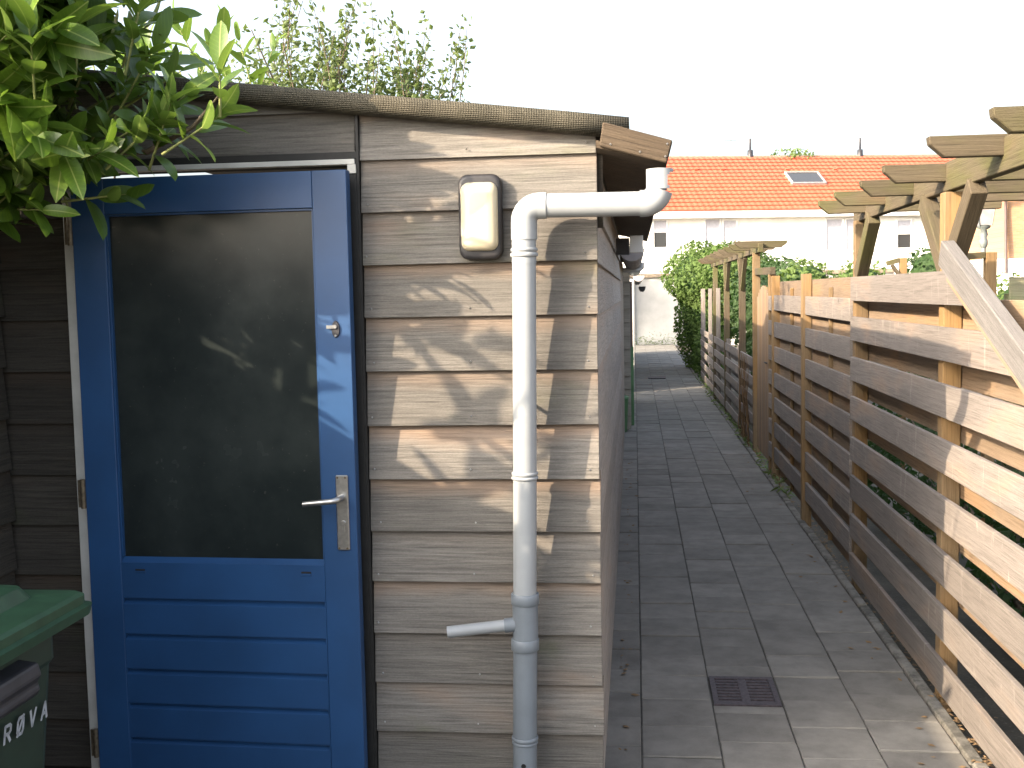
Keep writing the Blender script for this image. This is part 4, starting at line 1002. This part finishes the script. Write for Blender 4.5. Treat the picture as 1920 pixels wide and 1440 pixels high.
window(1325, 1352, 411, 462, None, 'curtain'); window(1359, 1383, 413, 462, None, 'curtain')
window(1553, 1582, 411, 470, None, 'curtain', 0); window(1590, 1610, 411, 470, None, 'curtain')
window(1687, 1711, 413, 464, .52, 'winglass', .5); window(1820, 1836, 440, 466, None, 'winglass')
# skylight
def roof_loc(u, v):
    # intersect view ray with the roof plane
    n = (slope.to_3x3() @ Vector((0, 0, 1))).normalized(); p0 = slope.translation
    d = CAMM @ Vector((u - 960, 720 - v, -F_PX)); t_ = (p0 - Vector((0, 0, EYE))).dot(n) / d.dot(n); return slope.inverted() @ (Vector((0, 0, EYE)) + d * t_)
a = roof_loc(1487, 347); c = roof_loc(1531, 328)
def sp(m, name, mat, parent, **kw):
    me = m.mesh(name); bm = bmesh.new(); bm.from_mesh(me); bmesh.ops.recalc_face_normals(bm, faces=bm.faces); bm.to_mesh(me); bm.free()
    me.materials.append(M[mat]); return link(name, me, slope, parent, **kw)
m = MB(); fw = .09; x0, x1, y0, y1 = a.x, c.x, a.y, c.y
m.box(x0 - fw, x1 + fw, y0 - fw, y0, .02, .17); m.box(x0 - fw, x1 + fw, y1, y1 + fw, .02, .17); m.box(x0 - fw, x0, y0, y1, .02, .17); m.box(x1, x1 + fw, y0, y1, .02, .17); skl = sp(m, 'skylight', 'slate', roof_h)
m = MB(); m.box(x0, x1, y0, y1, .03, .13); sp(m, 'pane', 'winglass', skl)
for u in (1413, 1622):
    a_ = hx_of(u, 300)[0] * 1.0; p = roof_loc(u, 303); q_ = HM.inverted() @ (slope @ p)
    m = MB(); m.tube([(q_.x, RY, RZ), (q_.x, RY, RZ + .42), (q_.x, RY, RZ + .43), (q_.x, RY, RZ + 1.05)], [.16, .15, .06, .06], 10); hp(m, 'flue', 'bincomb', roof_h)
for u in (1256, 1305, 1354, 1475, 1565):
    m = MB(); p = roof_loc(u, 320); m.box(p.x - .1, p.x + .1, p.y - .06, p.y + .06, .05, .13); sp(m, 'roof_vent', 'rooftile', roof_h)
m = MB(); q_ = HM.inverted() @ (slope @ roof_loc(1387, 303)); m.tube([(q_.x, RY + 1, RZ - .6), (q_.x, RY + 1, RZ + 1.15)], .02, 5); m.tube([(q_.x - .35, RY + 1, RZ + 1.1), (q_.x + .35, RY + 1, RZ + 1.1)], .015, 5); hp(m, 'antenna', 'lantern', roof_h)
# brick house at right
bh = thing('brick_house', (17, 46, 0), 'orange brick house over a white ground floor at the right edge', 'house')
b = MB(); b.box(13.66, 21, 43.1, 52, 2.62, 5.45); o_b = b.build('upper_wall', 'brick', bh)
b = MB(); b.box(12.9, 21, 42.9, 52, -.05, 2.615); b.build('lower_wall', 'render', bh)
b = MB(); b.prism([(42.3, 5.42), (42.3, 5.5), (47, 6.3), (52.5, 5.5), (52.5, 5.42)], 'x', 13.0, 21.5); rb = b.build('roof', 'slate', bh)
b = MB(); b.tube([(13.0, 42.25, 5.46), (21.5, 42.25, 5.46)], .09, 10); b.build('gutter', 'zinc', bh)
b = MB(); b.box(14.0, 15.6, 43.2, 45.6, 5.7, 6.5); b.build('dormer', 'whitewood', rb); b = MB(); b.box(14.15, 15.45, 43.16, 43.199, 5.8, 6.42); b.build('pane', 'winglass', rb)
b = MB(); b.tube([(13.05, 42.3, 5.40), (13.2, 42.5, 5.1), (13.55, 42.95, 4.75), (13.55, 43.0, 4.5), (13.55, 42.85, 2.1)], .06, 10); b.build('downpipe', 'brownpipe', bh)

# ================================================================== STREET LAMP
sl_ = thing('street_lamp', (7.05, 23.7, 0), 'grey classic lantern street lamp beyond the fence', 'lamp post')
m = MB(); m.tube([(7.05, 23.7, -.05), (7.05, 23.7, .9), (7.05, 23.7, .95), (7.05, 23.7, 2.45)], [.10, .09, .055, .05], 12); m.build('post', 'lantern', sl_)
m = MB(); m.tube([(7.05, 23.7, 2.44), (7.05, 23.7, 2.50), (7.05, 23.7, 2.58), (7.05, 23.7, 2.64), (7.05, 23.7, 2.70), (7.05, 23.7, 2.80), (7.05, 23.7, 2.84), (7.05, 23.7, 2.88)], [.06, .085, .085, .06, .085, .06, .13, .14], 12); m.build('collar', 'lantern', sl_)
def lant(x, z, s): return [(7.05 - s, 23.7 - s, z), (7.05 + s, 23.7 - s, z), (7.05 + s, 23.7 + s, z), (7.05 - s, 23.7 + s, z)]
m = MB()
for k in range(4):
    a = Vector(lant(0, 2.88, .125)[k]); c = Vector(lant(0, 3.40, .19)[k]); m.tube([a, c], .014, 6)
m.build('lantern_frame', 'lantern', sl_)
m = MB(); m.add(lant(0, 2.89, .118) + lant(0, 3.39, .182), [(0, 1, 5, 4), (1, 2, 6, 5), (2, 3, 7, 6), (3, 0, 4, 7)]); m.build('lantern_glass', 'slate', sl_)
m = MB(); m.add(lant(0, 3.40, .215) + lant(0, 3.44, .215) + lant(0, 3.62, .07) + lant(0, 3.70, .03), [(0, 1, 5, 4), (1, 2, 6, 5), (2, 3, 7, 6), (3, 0, 4, 7), (4, 5, 9, 8), (5, 6, 10, 9), (6, 7, 11, 10), (7, 4, 8, 11), (8, 9, 13, 12), (9, 10, 14, 13), (10, 11, 15, 14), (11, 8, 12, 15), (12, 13, 14, 15), (3, 2, 1, 0)]); m.build('lantern_roof', 'lantern', sl_)

# ================================================================== DRAINS, LITTER
dg = thing('drain_grate', (.44, 4.67, 0), 'rusty cast iron drain grate with two rows of slots in the near paving', 'drain')
x0, x1, y0, y1 = PX[2] + .006, PX[3] - .006, 4.517, 4.858
m = MB(); m.box(x0, x1, y0, y0 + .03, -.04, .003); m.box(x0, x1, y1 - .03, y1, -.04, .003); m.box(x0, x0 + .022, y0 + .03, y1 - .03, -.04, .003); m.box(x1 - .022, x1, y0 + .03, y1 - .03, -.04, .003); m.build('frame', 'iron', dg)
m = MB(); m.box((x0 + x1) / 2 - .017, (x0 + x1) / 2 + .017, y0 + .0305, y1 - .0305, -.03, .001); m.build('spine', 'iron', dg)
for k in range(8):
    yy = y0 + .036 + k * (y1 - y0 - .06) / 8
    for a, c in ((x0 + .0225, (x0 + x1) / 2 - .0175), ((x0 + x1) / 2 + .0175, x1 - .0225)): m = MB(); m.box(a, c, yy, yy + .019, -.03, 0); m.build('bar', 'iron', dg)
m = MB(); m.add([(x0, y0, -.045), (x1, y0, -.045), (x1, y1, -.045), (x0, y1, -.045)], [(0, 1, 2, 3)]); m.build('pit', 'ironvoid', dg)
fd = thing('drain_cover', (.4, 21.9, 0), 'small dark drain cover far down the alley', 'drain')
m = MB(); m.box(.24, .58, 21.75, 22.1, -.02, .012); m.build('cover', 'iron', fd); m = MB(); m.box(.26, .56, 21.7, 21.748, -.02, .006); m.build('slot', 'ironvoid', fd)
r = random.Random(13); pts = []
for _ in range(900):
    yy = 2.6 + 18 * r.random() ** 1.7; pts.append((Vector((1.222 + abs(r.gauss(0, .06)), yy, r.uniform(-.045, -.02))), Vector((0, 0, 2))))
for _ in range(260): pts.append((Vector((1.19 + abs(r.gauss(0, .05)), 3.2 + 1.5 * r.random(), r.uniform(.0, .014))), Vector((0, 0, 2.5))))
for _ in range(40): pts.append((Vector((1.15 - abs(r.gauss(0, .12)), 3 + 9 * r.random(), .006)), Vector((0, 0, 3))))
for _ in range(45): pts.append((Vector((SX + .03 + abs(r.gauss(0, .03)), 3.4 + 8 * r.random(), .006)), Vector((0, 0, 3))))
lt = leaf_cloud('leaf_litter', pts, .03, 'dry', None, 13, up=1.5); lt['kind'] = 'stuff'; lt['label'] = 'dry brown leaf litter along the kerb below the fence'; lt['category'] = 'leaves'
